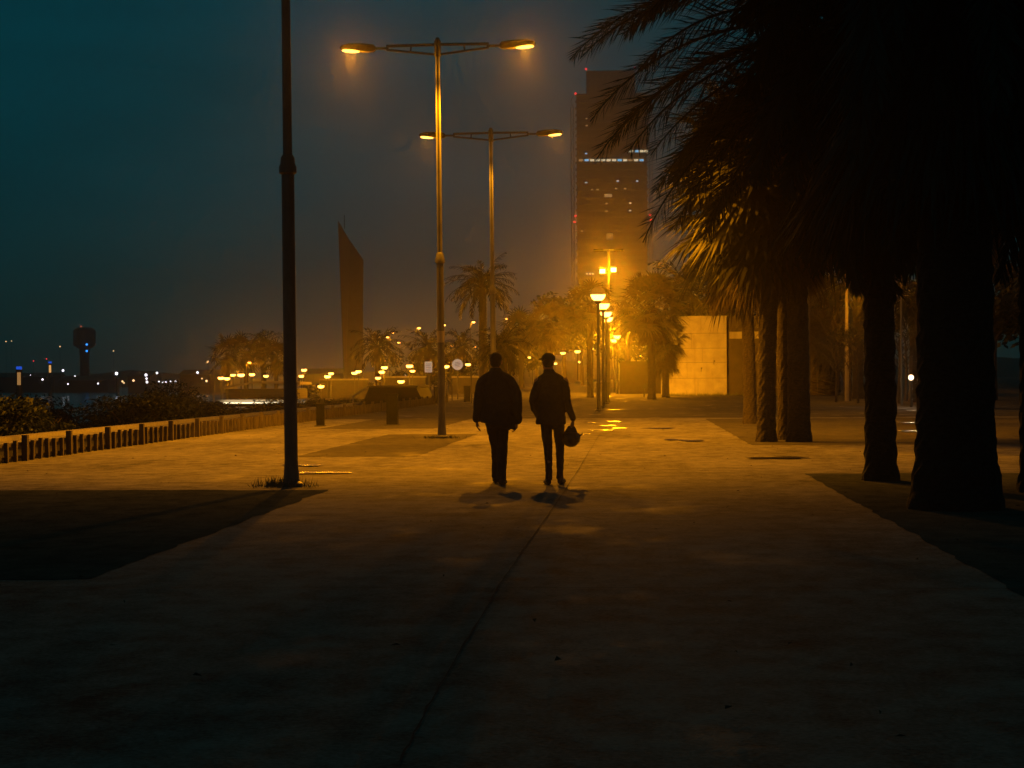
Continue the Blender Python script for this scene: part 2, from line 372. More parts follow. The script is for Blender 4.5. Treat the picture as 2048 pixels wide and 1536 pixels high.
def hand(b, wrist, d, palm_n, thumb_side, curl=.5, size=.185):
    """wrist pos, d pointing down the hand, palm normal, thumb_side +-1 along d x n"""
    d = Vector(d).normalized(); pn = Vector(palm_n).normalized(); pn = (pn - d*pn.dot(d)).normalized(); s = d.cross(pn)*thumb_side
    w = Vector(wrist); L_ = size*.52
    b.tube([w - d*.02, w + d*.02, w + d*L_*.5, w + d*L_], [(.028, .02), (.03, .018), (.042, .016), (.040, .014)], 12, True, side=tuple(s))
    for i, (off, ln) in enumerate(((.030, .072), (.010, .082), (-.010, .076), (-.029, .060))):
        p = w + d*L_*.93 + s*off; q = [p]; dd = d.copy(); c = curl*(1 + .12*i)
        for seg in (.45, .33, .24):
            dd = (dd*math.cos(c*.8) + pn*math.sin(c*.8)).normalized(); pn2 = pn; p = p + dd*ln*seg; q.append(p)
        b.tube(q, [.0095, .009, .008, .0065], 8)
        b.ball(q[-1], .0068, n=8, m=6)
    p = w + d*.025 + s*.025; q = [p, p + (s*.7 + d*.7 + pn*.2).normalized()*.035, p + (s*.7 + d*.7 + pn*.2).normalized()*.035 + (d + pn*.35).normalized()*.03]
    q.append(q[-1] + (d + pn*.6).normalized()*.022); b.tube(q, [.013, .011, .0095, .007], 8)
def head(b, c, yawh, size=1.0):
    """c = centre of skull; face looks along +y rotated by yawh about z"""
    Rt = Matrix.Rotation(yawh, 3, 'Z'); S = size; T = lambda x, y, z: Vector(c) + Rt @ Vector((x*S, y*S, z*S))
    b.ball(c, .074*S, .093*S, .100*S, 20, 14, Rt)                               # skull
    b.ball(T(0, .025, -.055), .058*S, .068*S, .068*S, 16, 12, Rt)               # jaw
    b.ball(T(0, .072, -.098), .024*S, .02*S, .018*S, 10, 8, Rt)                 # chin
    b.tube([T(0, .088, .01), T(0, .108, -.03), T(0, .098, -.042)], [.008*S, .014*S, .010*S], 8)   # nose
    b.ball(T(0, .088, .02), .045*S, .010*S, .010*S, 12, 6, Rt)                  # brow
    b.ball(T(0, .086, -.062), .024*S, .010*S, .008*S, 10, 6, Rt)                # lips
    for s in (-1, 1):
        b.ball(T(s*.028, .083, .002), .011*S, n=8, m=6)                         # eyeballs
        b.ball(T(s*.042, .062, -.025), .020*S, .016*S, .016*S, 10, 6, Rt)       # cheeks
        b.ball(T(s*.079, -.005, -.018), .010*S, .018*S, .030*S, 10, 8, Rt)      # ears
def shoe(b, heel, fwd, pitchv=0.0, ln=.28):
    """heel point on sole; fwd dir in xy; pitch raises heel"""
    f = Vector((fwd[0], fwd[1], -math.sin(pitchv))).normalized(); h = Vector(heel); up = Vector((0, 0, 1))
    b.tube([h + up*.045 - f*.01, h + f*.04 + up*.05, h + f*.12 + up*.05, h + f*.20 + up*.035, h + f*(ln - .02) + up*.026], [(.033, .04), (.04, .048), (.041, .046), (.048, .033), (.036, .022)], 14, True, side=(1, 0, 0))

# left man: bulky open coat, mid stride away from the camera
pL = G(994, 970)
mL = empty('person', pL); tag(mL, 'person on the left in a wide loose dark jacket, walking mid stride along the promenade', 'person', 'two people walking on the promenade')
b = MB(); hc = (-.008, .03, 1.645)
head(b, hc, R(6)); limb(b, [(-.006, .01, 1.40), (-.006, .015, 1.55)], [(.066, .066), (.058, .06)])
limb(b, [(0, 0, .90), (0, 0, 1.12), (0, 0, 1.34), (0, 0, 1.42)], [(.15, .11), (.15, .11), (.17, .10), (.11, .08)])
for s in (-1, 1): limb(b, [(s*.10, 0, 1.40), (s*.19, 0, 1.38)], [.06, .055])
lw_ = Vector((-.268, .05, .865)); rw_ = Vector((.262, .05, .84))
limb(b, [(-.20, 0, 1.38), (-.255, -.02, 1.12), lw_], [.05, .042, .028]); limb(b, [(.20, 0, 1.38), (.30, -.03, 1.12), rw_], [.05, .042, .028])
hand(b, lw_, (.02, .12, -1), (1, .2, 0), 1, .45); hand(b, rw_, (-.05, .12, -1), (-1, .2, 0), -1, .6)
lh, lk, la = (-.075, 0, .88), (-.012, .17, .50), (-.035, .40, .12)
rh, rk, ra = (.075, 0, .88), (.065, .05, .49), (.062, -.06, .12)
for P3 in ((lh, lk, la), (rh, rk, ra)): limb(b, P3, [(.08, .085), .055, .038])
limb(b, [la, (-.035, .43, .05)], [.036, .036]); limb(b, [ra, (.062, -.05, .05)], [.036, .036])
remesh(b, .0065, 'body', M['skin'], mL, smooth_it=2)
b = MB(); b.ball((hc[0], hc[1] - .012, hc[2] + .022), .083, .096, .093, 20, 14); b.ball((hc[0], hc[1] - .045, hc[2] - .035), .072, .055, .06, 16, 10)
b2 = remesh(b, .008, 'hair', M['hair'], mL, 1, .006, 26, 1)
# jacket
b = MB()
b.tube([(-.015, 0, .785), (-.01, 0, .80), (0, 0, .90), (.01, 0, 1.05), (.015, 0, 1.20), (.01, 0, 1.32), (.0, 0, 1.40), (-.002, .0, 1.46), (-.004, .0, 1.50)], [(.200, .16), (.212, .17), (.215, .165), (.220, .155), (.222, .15), (.205, .13), (.17, .11), (.115, .09), (.075, .075)], 28, True, (1, 0, 0))
for s in (-1, 1): limb(b, [(s*.05, .0, 1.475), (s*.13, 0, 1.425), (s*.195, 0, 1.36)], [.045, .06, .07])
b.tube([(.10, -.03, .84), (.20, -.02, .79), (.245, -.01, .735)], [(.07, .05), (.05, .03), (.022, .012)], 10)
b.tube([(-.004, 0, 1.44), (-.004, .0, 1.49), (-.004, .012, 1.54)], [(.10, .09), (.080, .08), (.070, .074)], 18)
limb(b, [(-.14, 0, 1.385), (-.195, 0, 1.32), (-.222, -.01, 1.20), (-.238, -.02, 1.05), (-.262, .02, .90), (-.268, .03, .872)], [(.075, .085), (.080, .09), (.076, .09), (.068, .08), (.058, .065), (.056, .062)])
limb(b, [(.13, 0, 1.41), (.20, 0, 1.335), (.268, -.01, 1.215), (.280, -.03, 1.08), (.275, .0, .95), (.272, .03, .86)], [(.070, .085), (.070, .09), (.068, .095), (.066, .09), (.064, .08), (.066, .072)])
limb(b, [(.16, -.04, .92), (.20, -.03, .83), (.225, -.02, .775)], [(.06, .05), (.055, .03), (.028, .015)])
remesh(b, .010, 'jacket', M['jacket'], mL, 3, .008, 7, 2)
b = MB()
limb(b, [(0, 0, .98), (0, 0, .84)], [(.16, .12), (.155, .12)], 20)
limb(b, [lh, (-.045, .09, .70), lk, (-.02, .28, .32), (-.034, .385, .16), (-.036, .40, .095)], [(.092, .10), (.088, .095), (.078, .085), (.070, .078), (.066, .074), (.066, .074)])
limb(b, [rh, (.070, .03, .70), rk, (.068, .01, .32), (.062, -.05, .16), (.062, -.06, .085)], [(.092, .10), (.088, .095), (.078, .085), (.068, .078), (.064, .074), (.064, .074)])
remesh(b, .009, 'trousers', M['denim'], mL, 7, .007, 10, 2)
for nm, hp, pv in (('L', (-.042, .345, .001), .0), ('R', (.066, -.115, .001), .0)):
    b = MB(); shoe(b, hp, (-.08 if nm == 'L' else .10, 1), pv); remesh(b, .006, 'shoe', M['shoe'], mL, 0, 0, 1, 2)

# right man: cap, one hand in pocket, helmet in the other hand
pR = G(1106, 970)
mR = empty('person', pR); tag(mR, 'person on the right in a cap and jacket, hand in pocket, holding a helmet', 'person', 'two people walking on the promenade')
b = MB(); hc = (-.052, .03, 1.628)
head(b, hc, R(42)); limb(b, [(-.03, .01, 1.40), (-.045, .015, 1.54)], [(.064, .064), (.056, .058)])
limb(b, [(-.02, 0, .90), (-.02, 0, 1.12), (-.02, 0, 1.34), (-.02, 0, 1.41)], [(.13, .10), (.13, .10), (.155, .09), (.10, .08)])
for s in (-1, 1): limb(b, [(-.02 + s*.10, 0, 1.39), (-.02 + s*.175, 0, 1.37)], [.055, .05])
lw_ = Vector((-.205, .10, .93)); rw_ = Vector((.268, .03, .862))
limb(b, [(-.195, 0, 1.37), (-.272, -.05, 1.12), lw_], [.046, .04, .028]); limb(b, [(.165, 0, 1.37), (.205, -.02, 1.12), rw_], [.046, .04, .027])
hand(b, lw_, (.5, .25, -.8), (1, 0, 0), 1, .2); hand(b, rw_, (-.02, .0, -1), (-1, .25, 0), -1, .95)
lh, lk, la = (-.085, 0, .88), (-.062, .05, .49), (-.052, -.03, .11)
rh, rk, ra = (.075, 0, .88), (.092, .07, .49), (.088, .12, .11)
for P3 in ((lh, lk, la), (rh, rk, ra)): limb(b, P3, [(.07, .075), .048, .034])
limb(b, [la, (-.055, -.02, .05)], [.034, .034]); limb(b, [ra, (.095, .13, .05)], [.034, .034])
remesh(b, .0065, 'body', M['skin'], mR, smooth_it=2)
b = MB(); b.ball((hc[0], hc[1] - .02, hc[2] - .012), .078, .088, .078, 18, 12); remesh(b, .008, 'hair', M['hair'], mR, 1, .004, 26, 1)
Rt = Matrix.Rotation(R(42), 3, 'Z'); c = Vector(hc)
b = MB(); b.ball(c + Vector((0, 0, .04)), .085, .101, .078, 22, 12, Rt)
br = [c + Rt @ Vector(v) for v in ((0, .07, .042), (0, .12, .040), (0, .155, .030), (0, .17, .022))]
b.tube(br, [(.07, .010), (.068, .008), (.052, .007), (.025, .006)], 14, True, side=tuple(Rt @ Vector((1, 0, 0))))
remesh(b, .0055, 'cap', M['jacket'], mR, 0, 0, 1, 2)
b = MB()
b.tube([(-.024, 0, .80), (-.024, 0, .815), (-.022, 0, .95), (-.015, 0, 1.08), (-.012, 0, 1.20), (-.018, 0, 1.31), (-.03, 0, 1.40), (-.035, 0, 1.46)], [(.190, .135), (.200, .14), (.190, .13), (.182, .125), (.188, .125), (.175, .115), (.125, .095), (.078, .08)], 28, True, (1, 0, 0))
for s in (-1, 1): limb(b, [(-.035 + s*.045, .0, 1.455), (-.02 + s*.11, 0, 1.41), (-.018 + s*.155, 0, 1.35)], [.042, .052, .062])
b.tube([(-.035, 0, 1.38), (-.04, .005, 1.45), (-.045, .012, 1.52)], [(.12, .1), (.082, .08), (.068, .072)], 18)
limb(b, [(-.13, 0, 1.375), (-.185, -.01, 1.32), (-.228, -.03, 1.22), (-.258, -.05, 1.11), (-.235, .0, 1.01), (-.19, .08, .93), (-.17, .10, .89)], [(.065, .075), (.068, .078), (.062, .072), (.052, .062), (.052, .06), (.050, .055), (.045, .05)])
limb(b, [(.10, 0, 1.375), (.152, 0, 1.32), (.178, -.01, 1.22), (.192, -.02, 1.10), (.228, .0, .97), (.26, .02, .90), (.266, .028, .875)], [(.065, .075), (.066, .078), (.060, .07), (.052, .062), (.046, .052), (.040, .046), (.042, .046)])
remesh(b, .009, 'jacket', M['jacket2'], mR, 11, .006, 9, 2)
b = MB()
limb(b, [(-.01, 0, .98), (-.01, 0, .84)], [(.16, .115), (.155, .115)], 20)
limb(b, [lh, (-.082, .03, .68), lk, (-.058, .03, .30), (-.052, -.02, .15), (-.052, -.03, .095)], [(.078, .09), (.073, .085), (.060, .07), (.050, .06), (.045, .055), (.050, .058)])
limb(b, [rh, (.085, .04, .68), rk, (.092, .10, .30), (.088, .115, .15), (.088, .12, .09)], [(.078, .09), (.073, .085), (.060, .07), (.050, .06), (.044, .055), (.049, .058)])
remesh(b, .009, 'trousers', M['denim'], mR, 17, .006, 11, 2)
for hp, fx in (((-.052, -.085, .001), -.18), ((.088, .065, .001), .15)):
    b = MB(); shoe(b, hp, (fx, 1), 0); remesh(b, .006, 'shoe', M['shoe'], mR, 0, 0, 1, 2)
# helmet hanging by its chin strap, crown down, opening up
hm = empty('motorcycle_helmet', pR + Vector((.240, .03, .615))); tag(hm, 'dark motorcycle helmet hanging upside down from the right hand of the right man', 'helmet')
b = MB(); n = 26; mN = 14; base = 0
for i in range(mN + 1):
    th = R(180) - R(132)*i/mN
    for j in range(n):
        q = 2*math.pi*j/n; b.v.append(Vector((.118*math.sin(th)*math.cos(q) + 1e-5*math.cos(q), .14*math.sin(th)*math.sin(q) + 1e-5*math.sin(q), .118*math.cos(th))))
for i in range(mN):
    for j in range(n): b.f.append((i*n+j, i*n+(j+1) % n, (i+1)*n+(j+1) % n, (i+1)*n+j))
o = b.build('shell', M['helmet'], hm, True); md = o.modifiers.new('t', 'SOLIDIFY'); md.thickness = .018
b = MB(); n = 14
for i in range(7):
    th = R(118) - R(52)*i/6
    for j in range(n + 1):
        q = R(-62) + R(124)*j/n; b.v.append(Vector((.1235*math.sin(th)*math.cos(q), .145*math.sin(th)*math.sin(q), .1235*math.cos(th))))
for i in range(6):
    for j in range(n): b.f.append((i*(n+1)+j, i*(n+1)+j+1, (i+1)*(n+1)+j+1, (i+1)*(n+1)+j))
o = b.build('visor', M['visor'], hm, True); md = o.modifiers.new('t', 'SOLIDIFY'); md.thickness = .004
b = MB(); b.tube([(.085, -.03, .05), (.118, -.02, .03), (.145, 0, .055), (.152, 0, .075)], [(.03, .012), (.022, .01), (.010, .006), (.003, .003)], 8); b.build('chin_vent', M['helmet'], hm, True)
b = MB(); b.tube([(-.075, 0, .08), (-.03, 0, .15), (.018, 0, .178), (.045, 0, .14), (.075, 0, .075)], [(.012, .003)]*5, 6); b.build('chin_strap', M['jacket'], hm, True)
b = MB(); b.v = [Vector(v) for v in ((-.09, -.06, .075), (.085, -.06, .075), (.02, -.02, .165), (.0, -.02, .165), (-.09, .06, .075), (.085, .06, .075), (.02, .02, .165), (.0, .02, .165))]
b.f = [(0, 1, 2, 3), (7, 6, 5, 4), (0, 4, 5, 1), (1, 5, 6, 2), (2, 6, 7, 3), (3, 7, 4, 0)]; b.build('lining', M['jacket'], hm)

# ------------------------------------------------------------------ lights
def lamp_light(kind, name, loc, power, parent=None, size=.1, rot=None, sizey=None, col=SODIUM, spread=None):
    d = bpy.data.lights.new(name, kind); d.energy = power; d.color = col
    if kind == 'AREA':
        d.shape = 'RECTANGLE'; d.size = size; d.size_y = sizey or size
        if spread: d.spread = spread
    elif kind in ('POINT', 'SPOT'):
        d.shadow_soft_size = size
        if kind == 'SPOT' and spread: d.spot_size = spread; d.spot_blend = 1.0
    o = bpy.data.objects.new(name, d); COL.objects.link(o); o.location = loc
    if rot: o.rotation_euler = rot
    if parent: o.parent = parent
    return o

def street_optic(d):
    """the wide throw of a street luminaire: little straight down, most at about 60 degrees, almost none above the lens"""
    d.use_nodes = True; nt = d.node_tree; N = nt.nodes; L = nt.links
    em = next(n for n in N if n.type == 'EMISSION')
    tc = N.new('ShaderNodeTexCoord'); sp = N.new('ShaderNodeSeparateXYZ'); L.new(tc.outputs['Normal'], sp.inputs[0])
    ab = N.new('ShaderNodeMath'); ab.operation = 'MULTIPLY_ADD'; L.new(sp.outputs['Z'], ab.inputs[0]); ab.inputs[1].default_value = -.5; ab.inputs[2].default_value = .5
    r = N.new('ShaderNodeValToRGB'); e = r.color_ramp.elements
    e[0].position = .5; e[0].color = (.018, .018, .018, 1); e[1].position = 1.0; e[1].color = (.16, .16, .16, 1)
    for c, v in ((.10, .035), (.19, .06), (.225, .03), (.265, .012), (.295, .035), (.33, .12), (.40, .42), (.47, 1.0), (.62, .72), (.8, .32)):
        q = e.new(.5 + c/2); q.color = (v, v, v, 1)
    L.new(ab.outputs[0], r.inputs['Fac']); L.new(r.outputs['Color'], em.inputs['Strength'])
# ------------------------------------------------------------------ tall twin-arm street lamps
TOPZ = 9.36
def twin_lamp(loc, lit, rz=0.0, power=14000):
    t = empty('street_lamp', loc, rz)
    b = MB(); b.lathe([(.15, 0), (.15, .05), (.105, .08), (.088, .35), (.084, 4.10)], 20); b.build('pole_base', M['steel'], t, True)
    b = MB(); b.lathe([(.084, 4.10), (.115, 4.12), (.118, 4.20), (.098, 4.24), (.092, 4.32), (.066, 4.36)], 20); b.build('collar', M['steel'], t, True)
    b = MB(); b.lathe([(.062, 4.36), (.058, 7), (.052, TOPZ - .32)], 18); b.build('pole', M['steel'], t, True)
    b = MB(); b.lathe([(.075, TOPZ - .42), (.078, TOPZ - .06), (.06, TOPZ - .02), (.04, TOPZ + .03), (.01, TOPZ + .04)], 16); b.build('pole_cap', M['darksteel'], t, True)
    b = MB(); b.lathe([(.062, 2.2), (.0635, 2.3)], 12)
    for s in (-1, 1):
        b = MB()
        za = TOPZ - .13
        b.tube([(s*.06, 0, za), (s*1.18, 0, za - .01)], .035, 8)
        b.tube([(s*.06, 0, za - .23), (s*1.18, 0, za - .10)], .028, 8)
        b.tube([(s*.62, 0, za), (s*.64, 0, za - .17)], .02, 6)
        b.cbox((s*1.18, 0, za - .05), .05, .07, .14)
        b.tube([(s*1.18, 0, za - .06), (s*1.50, 0, za - .06)], .03, 8)
        b.build('arm', M['darksteel'], t, True)
        # head: flattened tapering housing, tilted a little up outwards
        hd = empty('lamp_head', (s*1.46, 0, TOPZ - .19)); hd.parent = t; hd.rotation_euler = (0, -s*R(3.5), 0)
        b = MB()
        rings = []
        for u, wy, zt, zb in ((0, .05, .04, -.04), (.05, .09, .085, -.075), (.30, .12, .10, -.085), (.62, .14, .085, -.06), (.80, .10, .04, -.05), (.84, .04, .0, -.045)):
            rings.append([(s*u, -wy, zb), (s*u, -wy, zt*.5), (s*u, -wy*.6, zt), (s*u, wy*.6, zt), (s*u, wy, zt*.5), (s*u, wy, zb)])
        nb = len(b.v)
        for rg in rings: b.v += [Vector(p) for p in rg]
        for i in range(5):
            for j in range(6):
                b.f.append((nb+i*6+j, nb+i*6+(j+1) % 6, nb+(i+1)*6+(j+1) % 6, nb+(i+1)*6+j))
        b.f += [tuple(nb+j for j in reversed(range(6))), tuple(nb+30+j for j in range(6))]
        b.build('housing', M['darksteel'], hd, True)
        b = MB(); b.ball((s*.58, 0, -.075), .22, .10, .045, 14, 6); b.build('lens', M['glow_t'] if lit else M['white'], hd, True)
        if lit:
            o = lamp_light('POINT', 'sodium_bulb', (s*.58, 0, -.15), power, hd, .10)
            street_optic(o.data)
    return t
A = G(583, 974); B = G(884, 877); C = Vector((-4.37, 57.3, 0))
lampA = twin_lamp(A, False)
tag(lampA, 'nearest tall dark street lamp pole at the left, its head out of frame', 'street lamp', 'tall twin-arm street lamps')
lampB = twin_lamp(B, True)
tag(lampB, 'tall lit twin-arm street lamp nearest the people, its pole rising from a gravel square', 'street lamp', 'tall twin-arm street lamps')
lampC = twin_lamp(C, True, 0, 5000)
tag(lampC, 'second lit twin-arm street lamp, its pole rising behind the head of the left man', 'street lamp', 'tall twin-arm street lamps')
for l in (lampA, lampB, lampC): l.rotation_euler.y = -R(.3)
# paper stickers on the lit pole
b = MB(); b.lathe([(.0905, 2.25), (.0905, 2.52)], 20, cap=False); b.build('sticker', M['plaster'], lampB)

# ------------------------------------------------------------------ globe lamps
GH = 4.87
def globe_lamp():
    t = empty('globe_lamp')
    b = MB(); b.lathe([(.16, 0), (.16, .04), (.09, .08), (.085, 1.1), (.10, 1.14), (.07, 1.2), (.062, GH - .42)], 16); b.build('pole', M['blackpole'], t, True)
    b = MB(); b.lathe([(.07, GH - .42), (.16, GH - .33), (.17, GH - .28), (.10, GH - .26)], 16); b.build('collar', M['blackpole'], t, True)
    b = MB(); n = 10; b.lathe([(.10, -.285)] + [(.31*math.cos(R(a)), .31*math.sin(R(a))) for a in range(-64, 6, 10)], 20, (0, 0, GH), cap=False)
    b.build('globe', M['glow_globe'], t, True)
    b = MB(); b.lathe([(.312*math.cos(R(a)), .312*math.sin(R(a))) for a in range(6, 91, 12)], 20, (0, 0, GH), cap=False)
    b.build('globe_cap', M['glow_cap'], t, True)
    return t
gl = globe_lamp()
grow = [(1196, 590, None, 75.0), (1206, 608, None, 84.5), (1212, 625, None, 95.5), (1215, 636, None, 104.0), (1228, 683, None, 165.0), (1234.5, 676, None, 150.0)]
for i, (px, py, _, Y) in enumerate(grow):
    o = gl if i == 0 else copy_tree(gl)
    p = AT(px, py, Y); o.location = (p.x, Y, 0)
    tag(o, ['nearest and largest lit globe lamp on a dark post right of the two men',
            'second lit globe lamp in the row, just right of and below the nearest one',
            'lit globe lamp third in the row, partly overlapped by the globes around it',
            'lit globe lamp fourth and lowest of the close row of overlapping globes',
            'smaller lit globe lamp lower down past the row, the left one of a pair',
            'smaller lit globe lamp lower down past the row, the right one of a pair'][i], 'globe lamp', 'globe lamps in a row along the promenade')
    lamp_light('POINT', 'sodium_bulb', (0, 0, GH - .05), (260, 330, 650, 850, 8500, 8500)[i], o, .08)

# far globe lamps: smaller copies of the same model on their own ground level
def far_lamp():
    t = empty('distant_lamp')
    b = MB(); b.tube([(0, 0, 0), (0, 0, 4.5)], [.09, .06], 6); b.build('pole', M['blackpole'], t)
    b = MB(); b.lathe([(.12, 4.46), (.30, 4.50), (.42, 4.60), (.46, 4.72), (.42, 4.82)], 12, cap=False); b.build('globe', M['glow_far'], t, True)
    b = MB(); b.lathe([(.42, 4.82), (.28, 4.90), (.05, 4.94)], 12); b.build('globe_cap', M['darksteel'], t, True)
    return t
fl = far_lamp(); first = True
far_left = [(442, 756), (454, 757), (466, 750), (482, 750), (504, 749), (532, 752), (608, 740), (603, 752), (662, 747), (655, 753), (709, 746), (717, 743), (642, 773), (769, 735), (764, 744), (756, 756), (819, 732), (825, 742), (802, 763), (892, 733), (936, 729), (1023, 719), (1058, 715), (1065, 729), (1110, 727), (1126, 706), (1155, 703), (1181, 698), (1160, 724), (1244, 716), (1284, 712)]
fl_list = sorted(far_left)
def lampY(px, py):
    # left of ~1000 px the ground is the low beach terrace
    if px < 1000: zt, base = 2.1, -2.6
    else: zt, base = 4.7, 0.0
    dy = 755 - py + (1262 - px) * .0061
    return zt, base, dy
L_left = [p for p in fl_list if p[0] < 580]; L_mid = [p for p in fl_list if 580 < p[0] < 950]; L_right = [p for p in fl_list if p[0] >= 950]
rnd = random.Random(3)
for grp, lst, desc in (('L', L_left, 'globe lamp from the left under the left palm clump'),
                       ('M', L_mid, 'globe lamp from the left between dark pole and left man'),
                       ('R', L_right, 'globe lamp from the left in the haze right of the left man')):
    for i, (px, py) in enumerate(lst):
        Y = {'L': 150, 'M': 140, 'R': 230}[grp] + rnd.uniform(-15, 25)
        if grp == 'R': Y = min(300, max(190, 3.3*F/max(20, 755 - py)))
        p = AT(px, py, Y)
        o = fl if first else copy_tree(fl); first = False
        gz = -2.6 if (p.x < -40 and p.x < XB) else (0.0 if p.x > XB else -2.2)
        hgt = p.z - gz; s = hgt / 4.7
        k = .50 + .12*rnd.random()
        if grp == 'R': k *= 1.25
        o.scale = (k, k, k); o.location = (p.x, Y, p.z - 4.7*k)
        for ch in o.children:
            pass
        tag(o, ORD[i] + ' small ' + desc, 'globe lamp', 'distant globe lamps in the haze')
        lamp_light('POINT', 'sodium_bulb', (0, 0, 4.68), 1000 if grp == 'R' else 190, o, .05)

# high single street lamps in the distance
def high_lamp():
    t = empty('distant_street_lamp')
    b = MB(); b.tube([(0, 0, 0), (0, 0, 9.0), (.25, 0, 9.3)], [.11, .07, .05], 6); b.build('pole', M['steel'], t)
    b = MB(); b.cbox((.55, 0, 9.36), .8, .32, .14); b.build('housing', M['darksteel'], t)
    b = MB(); b.ball((.6, 0, 9.24), .30, .20, .12, 10, 6); b.build('lens', M['glow_far'], t, True)
    return t
hl = high_lamp(); first = True
highs = sorted([(785, 666), (775, 674), (798, 685), (838, 656), (888, 650), (947, 644), (903, 692), (950, 694), (1014, 637), (770, 722), (499, 725), (1038, 695), (1632, 527), (1815, 523), (1455, 590)])
for i, (px, py) in enumerate(highs):
    Y = {True: 250, False: 105}[px < 1400]
    if px == 1632: Y = 70
    if px == 1815: Y = 84
    if px == 499: Y = 170
    if px == 1455: Y = 150
    p = AT(px, py, Y)
    o = hl if first else copy_tree(hl); first = False
    gz = 0 if p.x > XB else -2.6
    s = (p.z - gz) / 9.25; k = .75 if Y > 200 else .5
    o.location = (p.x - .6*k, Y, gz); o.scale = (k, k, s)
    if px > 1400: lab = {1632: 'lit street lamp half hidden in the skirted palms on the right', 1815: 'lit street lamp high between the two near dark palm trunks', 1455: 'faint lit street lamp above the low concrete building'}[px]
    else: lab = ORD[i] + ' high lit street lamp from the left of those above the hazy trees'
    tag(o, lab, 'street lamp', 'distant single street lamps')
    lamp_light('POINT', 'sodium_bulb', (.6, -.05, 8.95), 130 if px < 1400 else 40, o, .05)

# floodlight mast behind the globe row
Y = 140; top = AT(1217, 498, Y)
fm = empty('floodlight_mast', (top.x, Y, 0))
#
tag(fm, 'tall mast with two dark heads on top and two blazing floodlights before the tower', 'floodlight mast')
b = MB(); b.tube([(0, 0, 0), (0, 0, top.z)], [.10, .06], 10); b.build('pole', M['blackpole'], fm, True)
b = MB(); b.tube([(-.9, 0, top.z - .1), (.9, 0, top.z - .1)], .05, 8); b.build('crossarm', M['bollard'], fm)
for s in (-1, 1):
    b = MB(); b.cbox((s*.78, 0, top.z - .1), .75, .35, .2); b.build('lamp_head', M['bollard'], fm)
for s, py, pxx in ((-1, 543, 1205), (1, 540, 1227)):
    q = AT(pxx, py, Y); c = Vector((q.x - top.x, -.3, q.z))
    fh = MB(); fh.cbox(c + Vector((0, .12, .03)), .50, .22, .42); fo = fh.build('floodlight', M['darksteel'], fm)
    fb = MB(); fb.tube([(0, 0, q.z), (c.x, 0, q.z)], .035, 6); fb.build('bracket', M['darksteel'], fm)
    g_ = MB(); g_.cbox(c + Vector((0, -.02, 0)), .42, .05, .32); g_.build('lens', emit_mat('floodlight glass', (1, .62, .16), 9), fo)
    lamp_light('POINT', 'sodium_bulb', c + Vector((0, -.22, -.05)), 3600, fm, .12)

# ------------------------------------------------------------------ palms
def leaflet(b, base, d, ln, wd, droop, up):
    side = d.cross(up)
    if side.length < 1e-4: side = Vector((1, 0, 0))
    side = side.normalized() * wd/2
    m = base + d*ln*.55 + Vector((0, 0, -droop*ln*.15)); tip = base + d*ln + Vector((0, 0, -droop*ln*.5))
    n = len(b.v); b.v += [base - side*.5, base + side*.5, m + side, m - side, tip]
    b.f += [(n, n+1, n+2, n+3), (n+3, n+2, n+4)]
def pinnate(b, rnd, o, az, e0, ln, droop, nl=46, lw=.55, wd=.035, bend=0, hang=.5):
    h = Vector((math.cos(az), math.sin(az), 0)); sd = Vector((-h.y, h.x, 0))
    K = 14; p = Vector(o); pts = [p.copy()]; tg = []
    for i in range(K):
        t = i / (K-1); e = e0 - droop*(t**1.25)
        d = (h*math.cos(e) + Vector((0, 0, math.sin(e))) + sd*bend*t).normalized(); tg.append(d); p = p + d*ln/K; pts.append(p.copy())
    tg.append(tg[-1])
    b.tube(pts, [.035*(1 - .9*i/K) + .004 for i in range(K+1)], 5, False)
    for j in range(nl):
        t = .08 + .9*(j/nl); fi = t*K; i = min(int(fi), K-1); q = pts[i].lerp(pts[i+1], fi - i); d = tg[i]
        L_ = lw*(math.sin(math.pi*min(1, t*.82 + .16))**.55) * rnd.uniform(.85, 1.1)
        up = d.cross(sd).normalized(); 
        if up.z < 0: up = -up
        for s in (-1, 1):
            ra = rnd.uniform(-1.15, 1.15); sd_ = sd*math.cos(ra) + up*math.sin(ra)
            dd = (sd_*s*rnd.uniform(.5, .8) + d*rnd.uniform(.75, 1.15) + up*rnd.uniform(-.15, .3) + Vector((0, 0, -hang*rnd.uniform(.5, 1)*(.4 + .6*t)))).normalized()
            leaflet(b, q, dd, L_, wd, .6*hang, up)
def fanleaf(b, rnd, o, d, pet, rad, nseg=22, droop=.5):
    d = d.normalized(); sd = d.cross(Vector((0, 0, 1)))
    if sd.length < .05: sd = Vector((1, 0, 0))
    sd.normalize(); up = sd.cross(d).normalized()
    tilt = rnd.uniform(-.5, .5); sd2 = sd*math.cos(tilt) + up*math.sin(tilt)
    c = o + d*pet + Vector((0, 0, -.12*pet)); b.tube([o, o + d*pet*.6, c], [.02, .014, .01], 4, False)
    for i in range(nseg):
        a = -R(125) + R(250)*i/(nseg-1); dd = (d*math.cos(a) + sd2*math.sin(a)).normalized()
        leaflet(b, c, dd, rad*rnd.uniform(.8, 1.05)*(1 - .25*abs(a)/2.2), rad*.085, droop*rnd.uniform(.7, 1.5), up)
